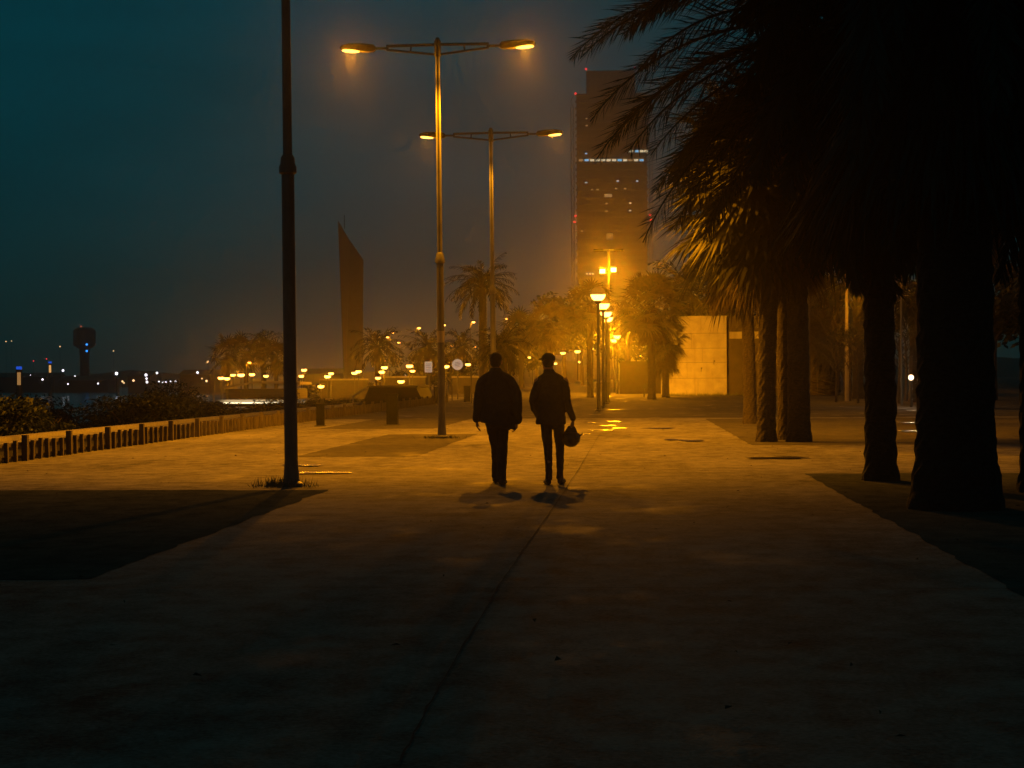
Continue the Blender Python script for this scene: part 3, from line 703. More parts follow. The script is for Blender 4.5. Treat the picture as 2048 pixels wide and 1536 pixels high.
def trunk_mesh(b, rnd, h, r0, r1, lean=(0, 0), flare=1.25, n=20, rough=.06, step=.09):
    pts = []; rad = []; k = max(6, int(h/step))
    base = len(b.v)
    for i in range(k + 1):
        t = i/k; z = h*t; r = r0 + (r1 - r0)*t
        r *= 1 + (flare - 1)*math.exp(-z/ (.5*max(.3, r0*2)))
        cx = lean[0]*t*t; cy = lean[1]*t*t
        for j in range(n):
            q = 2*math.pi*j/n; saw = ((i + (j % 2)*.5*2) % 3)/2.0
            rr = r*(1 + rough*(saw - .5) + rough*.7*rnd.uniform(-1, 1))
            b.v.append(Vector((cx + rr*math.cos(q), cy + rr*math.sin(q), z)))
    for i in range(k):
        for j in range(n):
            b.f.append((base+i*n+j, base+i*n+(j+1) % n, base+(i+1)*n+(j+1) % n, base+(i+1)*n+j))
    b.f.append(tuple(base + k*n + j for j in range(n)))
    return Vector((lean[0], lean[1], h))
def skirt_mesh(b, rnd, top, h, r_top, r_bot, n):
    for i in range(n):
        q = rnd.uniform(0, 2*math.pi); t = rnd.random()**.8; z = top.z - h*t*.75
        r = r_top + (r_bot - r_top)*t
        o = Vector((top.x + math.cos(q)*r*.25, top.y + math.sin(q)*r*.25, z)); out = Vector((math.cos(q), math.sin(q), 0))
        d = (out*rnd.uniform(.25, .8) + Vector((0, 0, -1))).normalized(); ln = rnd.uniform(.5, 1.1)*min(1.2, h*.5)
        p = o + out*r*.5
        for k in range(3):
            dd = (d + Vector((rnd.uniform(-.25, .25), rnd.uniform(-.25, .25), 0))).normalized()
            leaflet(b, p, dd, ln*rnd.uniform(.7, 1.1), rnd.uniform(.03, .08), .3, out)
def palm(name, loc, h, r0, r1, kind, nf, ln, seed, lean=(0, 0), extra=None, skirt=None, nl=46, wd=.035, lw=.55, e_range=(-40, 75), skirtmat=None, hang=.5, n_seg=22, trunk_n=20, flare=1.25, az_skip=None, rough=.06, droop=(.8, 1.6), dark=False):
    rnd = random.Random(seed); t = empty(name, loc)
    b = MB(); top = trunk_mesh(b, rnd, h, r0, r1, lean, flare, trunk_n, rough); b.build('trunk', M['trunk_shade' if dark else 'trunk'], t)
    b = MB()
    for i in range(nf):
        az = i*2.39996 + rnd.uniform(-.2, .2); u = (i + .5)/nf
        if az_skip and math.cos(az - PI) > math.cos(az_skip): continue
        e0 = R(e_range[1] + (e_range[0] - e_range[1])*u**.8 + rnd.uniform(-6, 6))
        o = top + Vector((math.cos(az)*r1*.6, math.sin(az)*r1*.6, -.5*u + .1))
        if kind == 'date':
            pinnate(b, rnd, o, az, e0, ln*rnd.uniform(.85, 1.08), rnd.uniform(*droop), nl, lw, wd, rnd.uniform(-.25, .25), hang)
        else:
            d = Vector((math.cos(az)*math.cos(e0), math.sin(az)*math.cos(e0), math.sin(e0)))
            fanleaf(b, rnd, o, d, ln*.5*rnd.uniform(.8, 1.15), ln*.5*rnd.uniform(.85, 1.1), n_seg, .5)
    for ex in (extra or []):
        pinnate(b, rnd, top + Vector(ex[0]), ex[1], ex[2], ex[3], ex[4], nl + 20, lw, wd, ex[5] if len(ex) > 5 else 0, hang)
    b.build('crown', M['frond_shade' if dark else ('frond_lit' if kind == 'fan' and loc[1] > 105 and seed < 40 else 'frond')], t)
    if skirt:
        b = MB(); skirt_mesh(b, rnd, top + Vector((0, 0, -.15)), skirt[0], skirt[1], skirt[2], skirt[3]); b.build('dead_fronds', M['frond_shade' if dark else 'dead'], t)
    return t

# the two dark foreground palms
PI = math.pi
pA = G(1762, 962)
ex = []
def to_ex(root_z, px, py, Yoff, ln_scale=1.0):
    pass
# long arching fronds reaching left over the path
for (e0, drp, ln, dz, az) in ((40, 80, 4.45, .25, .05), (25, 70, 4.25, .1, -.06), (21, 66, 4.1, .1, .16), (8, 60, 4.05, 0, .04), (4, 56, 3.8, -.1, -.18), (0, 55, 4.1, -.1, -.03), (-4, 50, 3.7, -.15, .2), (-8, 45, 3.3, -.2, .07),
                              (-13, 46, 3.5, -.25, -.25), (-22, 43, 4.0, -.3, .0), (-25, 40, 3.6, -.35, .22), (34, 78, 3.7, .2, -.35), (14, 62, 3.5, .05, .38), (-10, 50, 3.4, -.2, -.45), (-30, 40, 3.3, -.4, -.3), (28, 75, 3.6, .2, .5)):
    e0, drp, az = R(e0), R(drp), PI + az
    ex.append(((-.15, 0, dz), az, e0, ln, drp))
t = palm('palm_tree', (pA.x, pA.y, 0), 6.1, .205, .19, 'date', 110, 3.3, 11, lean=(-.10, 0), extra=ex, nl=170, wd=.036, lw=.60, hang=.22, az_skip=R(48), e_range=(-65, 60), rough=.09, skirt=(2.6, .5, .8, 900), dark=True)
tag(t, 'near dark palm whose long feathery fronds arch left in front of the tower', 'palm tree', 'dark palms on the right')
t = palm('palm_tree', (G(1912, 1018).x, G(1912, 1018).y, 0), 6.6, .40, .36, 'date', 140, 3.5, 12, az_skip=R(50), nl=90, wd=.05, lw=.62, e_range=(-82, 50), rough=.05, dark=True, skirt=(3.4, .8, 1.3, 1600), trunk_n=28, flare=1.3)
tag(t, 'nearest and thickest palm trunk, a black column just right of the feathery palm', 'palm tree', 'dark palms on the right')
t = palm('palm_tree', (G(2075, 985).x, G(2075, 985).y, 0), 6.2, .20, .2, 'date', 50, 3.4, 13, nl=50, e_range=(-70, 60), rough=.09, skirt=(2.6, .5, .7, 400), dark=True)
tag(t, 'dark palm trunk cut off by the right edge of the photo', 'palm tree', 'dark palms on the right')
t = palm('palm_tree', (G(2003, 820).x, 77, 0), 9.5, .42, .36, 'fan', 40, 3.4, 14, skirt=(3.5, .6, 1.0, 500))
tag(t, 'dim palm far back between the thickest trunk and the right edge', 'palm tree', 'dark palms on the right')
# skirted palms by the concrete building
def hgt(py, Y): return (755 - py)*Y/F + CAMH
for (px, by, ctop, r0, seed, nf, ln, sk, lab, lean) in (
        (1500, 848, 400, .19, 21, 44, 3.0, (3.3, .5, .85, 700), 'slim skirted palm standing directly in front of the dark side of the building', (-.25, 0)),
        (1533, 884, 330, .20, 22, 44, 2.8, (2.6, .45, .8, 650), 'skirted palm with a rough trunk leaning right, left of the tight pair', (.25, 0)),
        (1570, 880, 300, .16, 23, 40, 2.8, (2.6, .45, .75, 600), 'slender left trunk of the tight pair of palms', (0, 0)),
        (1598, 884, 280, .235, 24, 46, 2.9, (2.5, .5, .8, 700), 'darker and thicker right trunk of the tight pair of palms', (-.1, 0))):
    p = G(px, by); Y = p.y
    t = palm('palm_tree', (p.x, Y, 0), hgt(ctop, Y), r0, r0*.9, 'fan', nf, ln, seed, skirt=sk, lean=lean, e_range=(-55, 70), n_seg=26)
    tag(t, lab, 'palm tree', 'skirted palms by the building')
# broad shaggy palm behind
p = G(1636, 790)
t = palm('palm_tree', (p.x + .3, p.y, 0), hgt(560, p.y), 1.6, 1.4, 'fan', 50, 8.5, 25, skirt=(7.0, 2.0, 3.2, 1400), e_range=(-60, 60), flare=1.05, n_seg=24)
t.scale = (.8, .8, 1)
tag(t, 'broad shaggy palm with a hanging skirt just right of the tight pair of palms', 'palm tree', 'skirted palms by the building')
# bare-armed palm in the bright fog
t = palm('palm_tree', (AT(1303, 700, 112).x, 112, 0), hgt(610, 112), .24, .22, 'fan', 40, 3.0, 31, skirt=(2.2, .4, .8, 420), n_seg=26, e_range=(-35, 80))
tag(t, 'brightly lit orange fan palm beside the globe lamps and left of the building', 'palm tree', 'lit fan palms in the fog')
t = palm('palm_tree', (AT(1331, 700, 122).x, 122, 0), hgt(668, 122), .24, .20, 'fan', 30, 2.1, 32, skirt=(2.6, .4, .6, 400), n_seg=24, e_range=(-50, 60))
tag(t, 'lower dark shaggy palm hanging over the left edge of the concrete wall', 'palm tree', 'lit fan palms in the fog')
t = palm('palm_tree', (AT(1180, 700, 125).x, 125, 0), hgt(605, 125), .22, .2, 'fan', 30, 2.4, 33, skirt=(1.8, .4, .6, 200), n_seg=22)
tag(t, 'lit fan palm crown directly behind the nearest globe lamp', 'palm tree', 'lit fan palms in the fog')
t = palm('palm_tree', (AT(1097, 700, 175).x, 175, 0), hgt(645, 175), .26, .24, 'fan', 34, 3.4, 34, skirt=(2.2, .4, .8, 260), n_seg=20)
tag(t, 'hazy fan palm with a slim trunk above the head of the right man', 'palm tree', 'lit fan palms in the fog')
t = palm('palm_tree', (AT(966, 700, 135).x, 135, 0), hgt(566, 135), .32, .28, 'date', 44, 3.1, 35, nl=34, wd=.06, lw=.6, e_range=(-25, 75))
tag(t, 'tall feathery palm rising behind the left man and the second lit lamp pole', 'palm tree', 'hazy palms behind the men')
t = palm('palm_tree', (AT(1003, 740, 92).x, 92, 0), hgt(690, 92), .30, .26, 'date', 40, 1.5, 36, nl=30, wd=.05, lw=.35, e_range=(-40, 75))
tag(t, 'short dense palm directly behind the head of the left man', 'palm tree', 'hazy palms behind the men')
# distant palms
dp = palm('palm_tree', (0, 0, 0), 7.0, .3, .26, 'date', 34, 3.2, 41, nl=22, wd=.10, lw=.7, e_range=(-30, 75), trunk_n=10)
df = palm('palm_tree', (0, 0, 0), 7.0, .3, .26, 'fan', 34, 3.4, 42, skirt=(2.5, .5, .9, 200), n_seg=14, trunk_n=10)
specs = [(dp, 755, 690, 190, 1.15, 'hazy palm right of the dark blade-shaped tower'),
         (dp, 856, 692, 200, 1.1, 'hazy palm just left of the lit pole nearest the people'),
         (df, 455, 705, 230, 1.0, 'leftmost palm of the clump left of the dark foreground pole'),
         (df, 492, 702, 235, 1.1, 'middle palm of the clump left of the dark foreground pole'),
         (dp, 527, 692, 240, 1.15, 'tallest palm of the clump left of the dark foreground pole'),
         (df, 552, 712, 228, .9, 'lowest palm of the clump, touching the dark foreground pole'),
         (df, 1042, 655, 230, 1.2, 'faint fan palm between the two men, left of the other fan palm'),
         (dp, 1372, 572, 150, 1.5, 'dim palm crown above the left end of the building'),
         (dp, 1830, 585, 95, 1.1, 'brown lit feathery palm seen between the two nearest dark trunks'),
         (dp, 1715, 560, 110, 1.1, 'dim feathery palm in the gap left of the near feathery palm trunk'),
         (df, 1440, 560, 160, 1.5, 'dim skirted palm crown above the middle of the building'),
         (dp, 1255, 640, 210, 1.0, 'faint palm in the brightest fog right of the globe lamp row'),
         (dp, 925, 690, 215, .9, 'faint palm between the lit lamp pole and the left man')]
used = set()
for i, (src, px, cy, Y, s, lab) in enumerate(specs):
    o = copy_tree(src) if id(src) in used else src; used.add(id(src))
    p = AT(px, cy, Y); gz = 0 if p.x > XB else -2.4
    o.location = (p.x, Y, gz); zs = (p.z - gz)/7.0; o.scale = (s, s, zs); o.rotation_euler = (0, 0, i*1.3)
    if abs(zs) > 0:
        for ch in o.children:
            pass
    tag(o, lab, 'palm tree', 'distant palms')

# ------------------------------------------------------------------ broadleaf trees and shrubs
def foliage(b, rnd, c, rx, ry, rz, n, size, clumps=14):
    cs = []
    for i in range(clumps):
        v = Vector((rnd.gauss(0, 1), rnd.gauss(0, 1), rnd.gauss(0, 1))).normalized() * rnd.uniform(.35, .85)
        cs.append((Vector((c[0] + v.x*rx, c[1] + v.y*ry, c[2] + v.z*rz)), rnd.uniform(.22, .42)))
    for i in range(n):
        cc, rr = cs[rnd.randrange(clumps)]
        v = Vector((rnd.gauss(0, 1), rnd.gauss(0, 1), rnd.gauss(0, 1))).normalized() * (rnd.random()**.4)
        p = cc + Vector((v.x*rr*rx, v.y*rr*ry, v.z*rr*rz))
        a = Vector((rnd.uniform(-1, 1), rnd.uniform(-1, 1), rnd.uniform(-1, 1))).normalized()
        u = a.orthogonal().normalized()*size*rnd.uniform(.5, 1.1); w_ = a.cross(u).normalized()*size*rnd.uniform(.25, .5)
        b.quad(p - u, p - w_, p + u, p + w_)
def tree(name, seed, h=8.0, cr=3.0, n=2600, size=.28):
    rnd = random.Random(seed); t = empty(name)
    b = MB(); b.tube([(0, 0, 0), (.1, 0, h*.25), (0, .1, h*.5)], [.22, .17, .12], 8)
    for k in range(6):
        a = k*1.05; b.tube([(0, 0, h*(.3 + .04*k)), (math.cos(a)*cr*.4, math.sin(a)*cr*.4, h*.6), (math.cos(a)*cr*.7, math.sin(a)*cr*.7, h*.78)], [.09, .06, .025], 5)
    b.build('trunk', M['bark'], t)
    b = MB(); foliage(b, rnd, (0, 0, h*.68), cr, cr, h*.34, n, size); b.build('crown', M['leaf'], t)
    return t
def bare_tree(seed, h=4.2):
    rnd = random.Random(seed); t = empty('young_tree'); b = MB()
    b.tube([(0, 0, 0), (.05, 0, h*.4), (0, .05, h*.75)], [.07, .055, .03], 6); br = MB()
    for k in range(16):
        a = k*2.4; z = h*(.35 + .028*k); r = rnd.uniform(.7, 1.3)
        mid = Vector((math.cos(a)*r*.5, math.sin(a)*r*.5, z + .5)); end = Vector((math.cos(a)*r, math.sin(a)*r, z + rnd.uniform(.8, 1.3)))
        br.tube([(0, 0, z), mid, end], [.028, .018, .008], 4, False)
        for q in range(5):
            e2 = mid.lerp(end, rnd.random()) ; br.tube([e2, e2 + Vector((rnd.uniform(-.5, .5), rnd.uniform(-.5, .5), rnd.uniform(.1, .5)))], [.010, .004], 3, False)
    b.build('trunk', M['bark'], t); br.build('branches', M['bark'], t)
    c = MB(); foliage(c, rnd, (0, 0, h*.85), 1.3, 1.3, .7, 260, .09, 10); c.build('crown', M['leaf'], t)
    return t
T1 = tree('tree', 51); T2 = tree('tree', 52, 7.5, 3.6)
tspecs = [(T1, 900, 752, 215, 1.0, .95, 'hazy rounded tree left of the left man near the round sign'),
          (T2, 1020, 755, 290, 1.6, 1.45, 'hazy tree mass behind the gap between the men, on the left'),
          (T1, 1075, 755, 300, 1.9, 1.9, 'larger hazy tree rising behind the gap between the men'),
          (T2, 1130, 755, 310, 2.2, 2.1, 'tallest hazy tree left of the hotel tower foot'),
          (T1, 1165, 755, 300, 1.6, 1.9, 'hazy tree behind the nearest globe lamp post'),
          (T2, 815, 755, 220, 1.0, .9, 'hazy tree between the dark blade tower and the lit pole'),
          (T1, 700, 757, 230, 1.0, .55, 'low hazy tree at the foot of the blade tower'),
          (T2, 640, 757, 215, 1.0, .42, 'low hazy tree right of the dark foreground pole'),
          (T1, 1395, 755, 158, 1.0, 1.15, 'dark bushy tree behind the left end of the building'),
          (T2, 1480, 755, 162, 1.1, 1.2, 'dark bushy tree behind the right end of the building'),
          (T1, 1260, 755, 235, 1.2, 1.1, 'foggy tree right of the globe lamp row'),
          (T2, 1560, 755, 170, 1.3, 1.3, 'dark tree behind the tight pair of palms'),
          (T1, 1985, 755, 100, 1.3, 1.1, 'dark tree right of the thickest palm trunk')]
used = set()
for i, (src, px, by, Y, s, sz, lab) in enumerate(tspecs):
    o = copy_tree(src) if id(src) in used else src; used.add(id(src))
    p = AT(px, by, Y); gz = 0 if p.x > XB else -2.4
    o.location = (p.x, Y, gz); o.scale = (s, s, sz); o.rotation_euler = (0, 0, i*.9); tag(o, lab, 'tree', 'hazy broadleaf trees')
Y1 = bare_tree(61)
for i, (px, Y, s) in enumerate(((1672, 96, 1.0), (1700, 100, 1.05), (1716, 92, .95), (1798, 90, 1.0), (1812, 98, 1.1), (1690, 112, 1.1))):
    o = Y1 if i == 0 else copy_tree(Y1)
    p = AT(px, 780, Y); o.location = (p.x, Y, 0); o.scale = (s, s, s); o.rotation_euler = (0, 0, i*1.7)
    tag(o, ORD[i] + ' slender young tree counted from the left in the gaps between the right-hand palms' if i < 5 else 'slender young tree standing furthest back beside the lit pole on the right', 'young tree', 'slender young trees at the back')
p = AT(1694, 780, 100); 
lp = empty('lamp_post', (p.x, 100, 0)); b = MB(); b.tube([(0, 0, 0), (0, 0, hgt(540, 100))], [.13, .07], 10); b.build('pole', M['plaster'], lp, True)
b = MB(); b.tube([(0, 0, hgt(540, 100) - .1), (.7, 0, hgt(540, 100))], [.05, .04], 6); b.build('arm', M['steel'], lp)
b = MB(); b.cbox((1.0, 0, hgt(540, 100)), .7, .3, .14); b.build('lamp_head', M['darksteel'], lp)
tag(lp, 'pale lamp post in the gap between the shaggy palm and the near feathery palm', 'lamp post')
lamp_light('POINT', 'sodium_bulb', (.2, -2.5, 5.2), 350, lp, .15)
b = MB(); b.lathe([(.05, 5.0), (.2, 5.1), (.2, 5.3), (.05, 5.4)], 12, (.2, -2.5, 0)); 
fw = empty('ground_floodlight', (.9, 124.5, 0)); b = MB(); b.cbox((0, 0, .75), .35, .22, .28); b.build('housing', M['darksteel'], fw); b = MB(); b.tube([(0, 0, 0), (0, 0, .62)], .04, 8); b.build('post', M['darksteel'], fw)
b = MB(); b.cbox((0, .125, .75), .28, .02, .2); b.build('lens', M['glow_far'], fw)
tag(fw, 'small dark floodlight on a short post turned to the pale concrete wall', 'floodlight')
so_ = lamp_light('SPOT', 'sodium_bulb', (0, .25, .78), 10500, fw, .12, spread=R(110))
so_.rotation_euler = Vector((4.2, 9.5, 2.0)).to_track_quat('-Z', 'Y').to_euler()
# white glaring lamp between the trunks
p = AT(1822, 755, 80); q = empty('bollard_light', (p.x, 80, 0))
b = MB(); b.tube([(0, 0, 0), (0, 0, p.z - .12)], [.07, .05], 8); b.build('post', M['darksteel'], q)
b = MB(); b.ball((0, 0, p.z), .12, n=12, m=8); b.build('bulb', emit_mat('glaring white lamp', (1, .68, .38), 2.2, .9), q, True)
tag(q, 'small glaring whitish lamp low beside the thickest palm trunk', 'bollard light')
lamp_light('POINT', 'bulb_light', (0, 0, p.z), 60, q, .08, col=(1, .7, .4))

# dark shrubs between the path and the beach
def bush(seed):
    rnd = random.Random(seed); t = empty('shrub')
    b = MB()
    for k in range(7):
        a = k*.9; b.tube([(0, 0, 0), (math.cos(a)*.5, math.sin(a)*.5, .8), (math.cos(a)*1.0, math.sin(a)*1.0, 1.5)], [.05, .03, .01], 5)
    b.build('stems', M['bark'], t)
    b = MB(); foliage(b, rnd, (0, 0, 1.15), 1.7, 1.7, 1.1, 5200, .075, 26); b.build('foliage', M['bush'], t); return t
S1 = bush(71); S2 = bush(72); rnd = random.Random(8)
bl = []
for i in range(26):
    Y = 46 + i*2.6; bl.append((XB - 1.8 - rnd.uniform(0, 1.5) - (i % 3)*1.3, Y, rnd.uniform(.8, 1.15)))
for i in range(8): bl.append((-24 - i*3.2 + rnd.uniform(-1, 1), 84 + rnd.uniform(-6, 8), rnd.uniform(1.2, 1.6)))
for i, (x, y, s) in enumerate(bl):
    src = S1 if i % 2 else S2
    o = src if i < 2 else copy_tree(src)
    zz = -.9 if x > -19 else -2.5
    hs = s * (.90 if y < 72 else .55) if x > -19 else s*1.0
    o.location = (x, y, zz); o.scale = (s*1.15, s*1.15, hs); o.rotation_euler = (0, 0, i*.8)
    tag(o, 'dark leafy shrub in the planting between the lower path and the beach', 'shrub', 'shrubs along the lower path')

# ------------------------------------------------------------------ low fence
FX = -10.75
fe = empty('low_fence', (FX, 27, 0)); tag(fe, 'long low timber fence of short posts and rails along the left edge of the promenade', 'fence')
b = MB(); b.box(-.05, -.032, -4, 78, .0, .30); b.build('back_board', M['darksteel'], fe)
b = MB(); b.box(-.03, .03, -4, 78, .27, .33); b.box(-.025, .025, -4, 78, .06, .10); b.build('rail', M['wood'], fe)
rnd = random.Random(5); rest = MB(); k = 0; y = -1.0; first = None
while y < 78:
    tall = (k % 6 == 0); h = .46 if tall else .36 + rnd.uniform(-.015, .02); wdt = .10 if tall else .065
    if k < 98:
        pb = MB(); pb.box(-wdt/2, wdt/2, -wdt/2, wdt/2, 0, h, Matrix.Translation((.066 + (.02 if tall else 0), y, 0)) @ Matrix.Rotation(rnd.uniform(-.03, .03), 4, 'Y')); pb.build('post', M['wood'], fe)
    else: rest.cbox((.066, y, h/2), wdt, wdt, h)
    y += .42 + rnd.uniform(-.03, .03); k += 1
o = rest.build('far_posts', M['wood'], fe); tag(o, kind='stuff')

# ------------------------------------------------------------------ bollards
for i, (px, by, h, wd, lab) in enumerate(((785, 851, .95, .33, 'widest dark rectangular pillar standing on the paving left of the lit pole'),
                                 (641, 853, .68, .24, 'shorter dark rectangular pillar right of the nearest dark pole'),
                                 (934, 804, .95, .36, 'distant dark rectangular pillar just left of the left man'),
                                 (874, 808, .95, .30, 'distant dark pillar half hidden behind the lit lamp pole'))):
    p = G(px, by); t = empty('bollard', p, .12 * i)
    b = MB(); b.box(-wd/2, wd/2, -wd/2*.8, wd/2*.8, 0, h - .05); b.build('body', M['bollard'], t)
    b = MB(); b.box(-wd/2 - .015, wd/2 + .015, -wd/2*.8 - .015, wd/2*.8 + .015, h - .05, h); b.build('cap', M['bollard'], t)
    b = MB(); b.box(-wd/2 - .05, wd/2 + .05, -wd/2*.8 - .05, wd/2*.8 + .05, .0, .035); b.build('foot', M['darksteel'], t)
    tag(t, lab, 'bollard', 'rectangular pillars along the promenade')

# ------------------------------------------------------------------ beach structures
def box_between(b, px0, px1, py0, py1, Y, dep):
    a = AT(px0, py1, Y); c = AT(px1, py0, Y); b.box(a.x, c.x, Y, Y + dep, a.z, c.z); return a, c
# low stair shelter: sloping sides
Y = 96; t = empty('stair_shelter', (AT(780, 800, Y).x, Y, 0)); ox = t.location.x
a0 = AT(730, 795, Y); a1 = AT(738, 775, Y); a2 = AT(832, 775, Y); a3 = AT(842, 795, Y); ah = AT(706, 796, Y)
b = MB(); v = []
for yy in (0, 6):
    v += [Vector((a0.x - ox, yy, -.9)), Vector((a0.x - ox, yy, a0.z)), Vector((a1.x - ox, yy, a1.z)), Vector((a2.x - ox, yy, a2.z)), Vector((a3.x - ox, yy, a3.z)), Vector((a3.x - ox, yy, -.9))]
b.v = v; b.f = [(5, 4, 3, 2, 1, 0), (6, 7, 8, 9, 10, 11)] + [(i, (i+1) % 6, 6 + (i+1) % 6, 6 + i) for i in range(6)]
b.build('wall', M['bollard'], t)
b = MB(); b.tube([(ah.x - ox, -.05, -.9), (ah.x - ox, -.05, ah.z + .1), (a1.x - ox, -.05, a1.z + .05)], .05, 6); b.build('handrail', M['plaster'], t)
b = MB(); b.box(a1.x - ox - .1, a2.x - ox + .1, -.15, 6.2, a1.z + .01, a1.z + .09); b.build('roof', M['tent'], t)
tag(t, 'low dark stair shelter with sloping ends beyond the widest pillar', 'shelter')
# beach bar with a strip light
Y = 104; s0 = AT(449, 806, Y); s1 = AT(600, 806, Y)
t = empty('beach_bar', (s0.x, Y, -2.6)); L_ = s1.x - s0.x; z0 = s0.z + 2.6
b = MB(); b.box(-.2, L_ + 1, .1, 4.0, 0, z0 - .25); b.build('wall', M['tent'], t)
b = MB(); b.box(-.4, L_ + 1.2, -.3, 4.3, z0 + .06, z0 + .2); b.build('roof', M['plaster'], t)
b = MB()
for k in range(12): b.tube([(k*L_/11, -.1, z0 + .2), (k*L_/11, -.1, z0 + .55)], .02, 5)
b.tube([(0, -.1, z0 + .55), (L_, -.1, z0 + .55)], .02, 5); b.build('railing', M['darksteel'], t)
for k in range(2):
    b = MB(); b.box(k*L_*.55 + .02, k*L_*.55 + L_*.53, -.36, -.30, z0 - .04, z0 + .05); b.build('strip_light', M['glow_strip'], t)
tag(t, 'low beach bar with a bright strip light along its edge, left of the dark pole', 'beach bar')
lamp_light('AREA', 'strip_bulb', (L_/2, -.6, z0 - .1), 60, t, L_, (R(60), 0, 0), .1, col=(1, .75, .4))
# awning roof behind
Y = 135; c0 = AT(446, 770, Y); c1 = AT(600, 762, Y); t = empty('beach_pavilion', (c0.x, Y, -2.6)); W_ = c1.x - c0.x; z0 = c0.z + 2.6
b = MB(); b.v = [Vector(q) for q in ((0, 0, z0 - .15), (W_*.42, 0, z0 + .28), (W_*.42, 5, z0 + .28), (0, 5, z0 - .15), (W_, 0, z0 + .18), (W_, 5, z0 + .18), (0, 0, z0 - .3), (W_*.42, 0, z0 + .12), (W_, 0, z0), (0, 5, z0 - .3), (W_, 5, z0))]
b.f = [(0, 1, 2, 3), (1, 4, 5, 2), (0, 6, 7, 1), (1, 7, 8, 4), (0, 3, 9, 6), (4, 8, 10, 5)]
b.build('roof', M['plaster'], t)
b = MB(); b.box(.3, W_ - .3, .6, 4.6, 0, z0 - .32); b.build('wall', M['corten'], t)
tag(t, 'long low pavilion with a pale lit sloping roof under the left palm clump', 'pavilion')
# dome tent
p = AT(395, 825, 78); t = MB(); 
o = MB(); o.ball((0, 0, 0), 1.0, .9, .92, 24, 14); tentob = o.build('dome_tent', M['tent'], None, True); tentob.location = (p.x, 80, -1.9); tentob.scale = (2.0, 2.0, 2.2)
tag(tentob, 'dark rounded dome tent on the beach between the low fence and the beach bar', 'tent')
# thin mast beside the bar
p = AT(427, 735, 110); t = empty('mast', (p.x, 110, -2.6)); b = MB(); b.tube([(0, 0, 0), (0, 0, p.z + 2.6)], [.09, .05], 8); b.build('pole', M['plaster'], t)
b = MB(); b.tube([(.05, 0, 2.6), (1.0, 0, .6)], .05, 6); b.build('brace', M['plaster'], t)
tag(t, 'thin pale mast with a slanting brace at the left end of the beach bar', 'mast')
# parasol or car-like low walls along the seafront with orange light
for i, (px0, px1, py0, py1, Y, lab) in enumerate(((640, 735, 757, 771, 165, 'low pale seafront wall left of the stair shelter'), (765, 850, 752, 768, 170, 'low pale seafront wall behind the stair shelter'), (905, 960, 752, 775, 160, 'low seafront wall left of the left man'), (1240, 1325, 722, 790, 150, 'low hazy boundary wall between the globe lamps and the concrete building'))):
    b = MB(); a_, c_ = box_between(b, px0, px1, py0, py1, Y, 1.0 if i < 3 else .4); o = b
    t = empty('seafront_wall', (0, 0, 0)); q = MB(); q.box(a_.x, c_.x, Y, Y + .5, -2.6 if i < 2 else 0, c_.z - .15); q.build('wall', M['corten' if i == 3 else 'tent'], t)
    q = MB(); q.box(a_.x - .08, c_.x + .08, Y - .08, Y + .58, c_.z - .15, c_.z); q.build('coping', M['plaster' if i < 3 else 'corten'], t)
    tag(t, lab, 'wall', 'low seafront walls')

# signs
Y = 118; p = AT(857, 746, Y); t = empty('poster_sign', (p.x, Y, 0)); h0 = AT(857, 746, Y).z; h1 = AT(857, 722, Y).z; gz = 0
b = MB(); b.tube([(0, 0.03, 0), (0, .03, h0 + .1)], .06, 8); b.build('post', M['steel'], t)
b = MB(); b.box(-.28, .28, -.04, .04, h0, h1); b.build('frame', M['steel'], t)
b = MB(); b.box(-.245, .245, -.055, -.042, h0 + .04, h1 - .04); b.build('panel', M['glow_sign'], t)
b = MB()
for k in range(5): b.box(-.17, .17 - .05*(k % 2), -.062, -.057, h0 + .12 + k*.115, h0 + .15 + k*.115)
b.build('print', M['ink'], t); tag(t, 'small white lit rectangular sign just left of the lit lamp pole', 'sign')
p = AT(915, 729, Y); t = empty('round_sign', (p.x, Y, 0)); zc = p.z
b = MB(); b.tube([(0, .03, 0), (0, .03, zc)], .05, 8); b.build('post', M['steel'], t)
b = MB(); b.tube([(0, -.03, zc), (0, .02, zc)], [.36, .36], 28); b.build('disc', M['glow_sign'], t)
b = MB(); b.tube([(0, -.034, zc), (0, -.031, zc)], [.30, .30], 28); 
q = MB()
for k, (xx, zz, ll) in enumerate(((-.02, .14, .30), (.02, .05, .42), (0, -.05, .36), (.03, -.14, .22))): q.cbox((xx, -.037, zc + zz), ll, .006, .028, Matrix.Rotation(R(-14), 4, 'Y'))
q.build('print', M['ink'], t)
b = MB(); b.tube([(.05, 0, zc + .34), (.10, 0, zc + .52), (.02, 0, zc + .58)], .015, 5); b.build('hook', M['steel'], t)
tag(t, 'round pale sign with scribbled print between the lit lamp pole and the left man', 'sign')
# thin sign posts near the left man
for px, Y_, topy, lab in ((943, 100, 740, 'thin dark slanting post left of the shoulder of the left man'), (904, 110, 762, 'thin low dark post right of the lit lamp pole')):
    p = AT(px, topy, Y_); t = empty('thin_post', (p.x, Y_, 0)); b = MB(); b.tube([(0, 0, 0), (-.03, 0, p.z)], .04, 6); b.build('shaft', M['darksteel'], t); b = MB(); b.ball((-.03, 0, p.z), .05, n=8, m=6); b.build('knob', M['darksteel'], t)
    tag(t, lab, 'post', 'thin posts near the men')

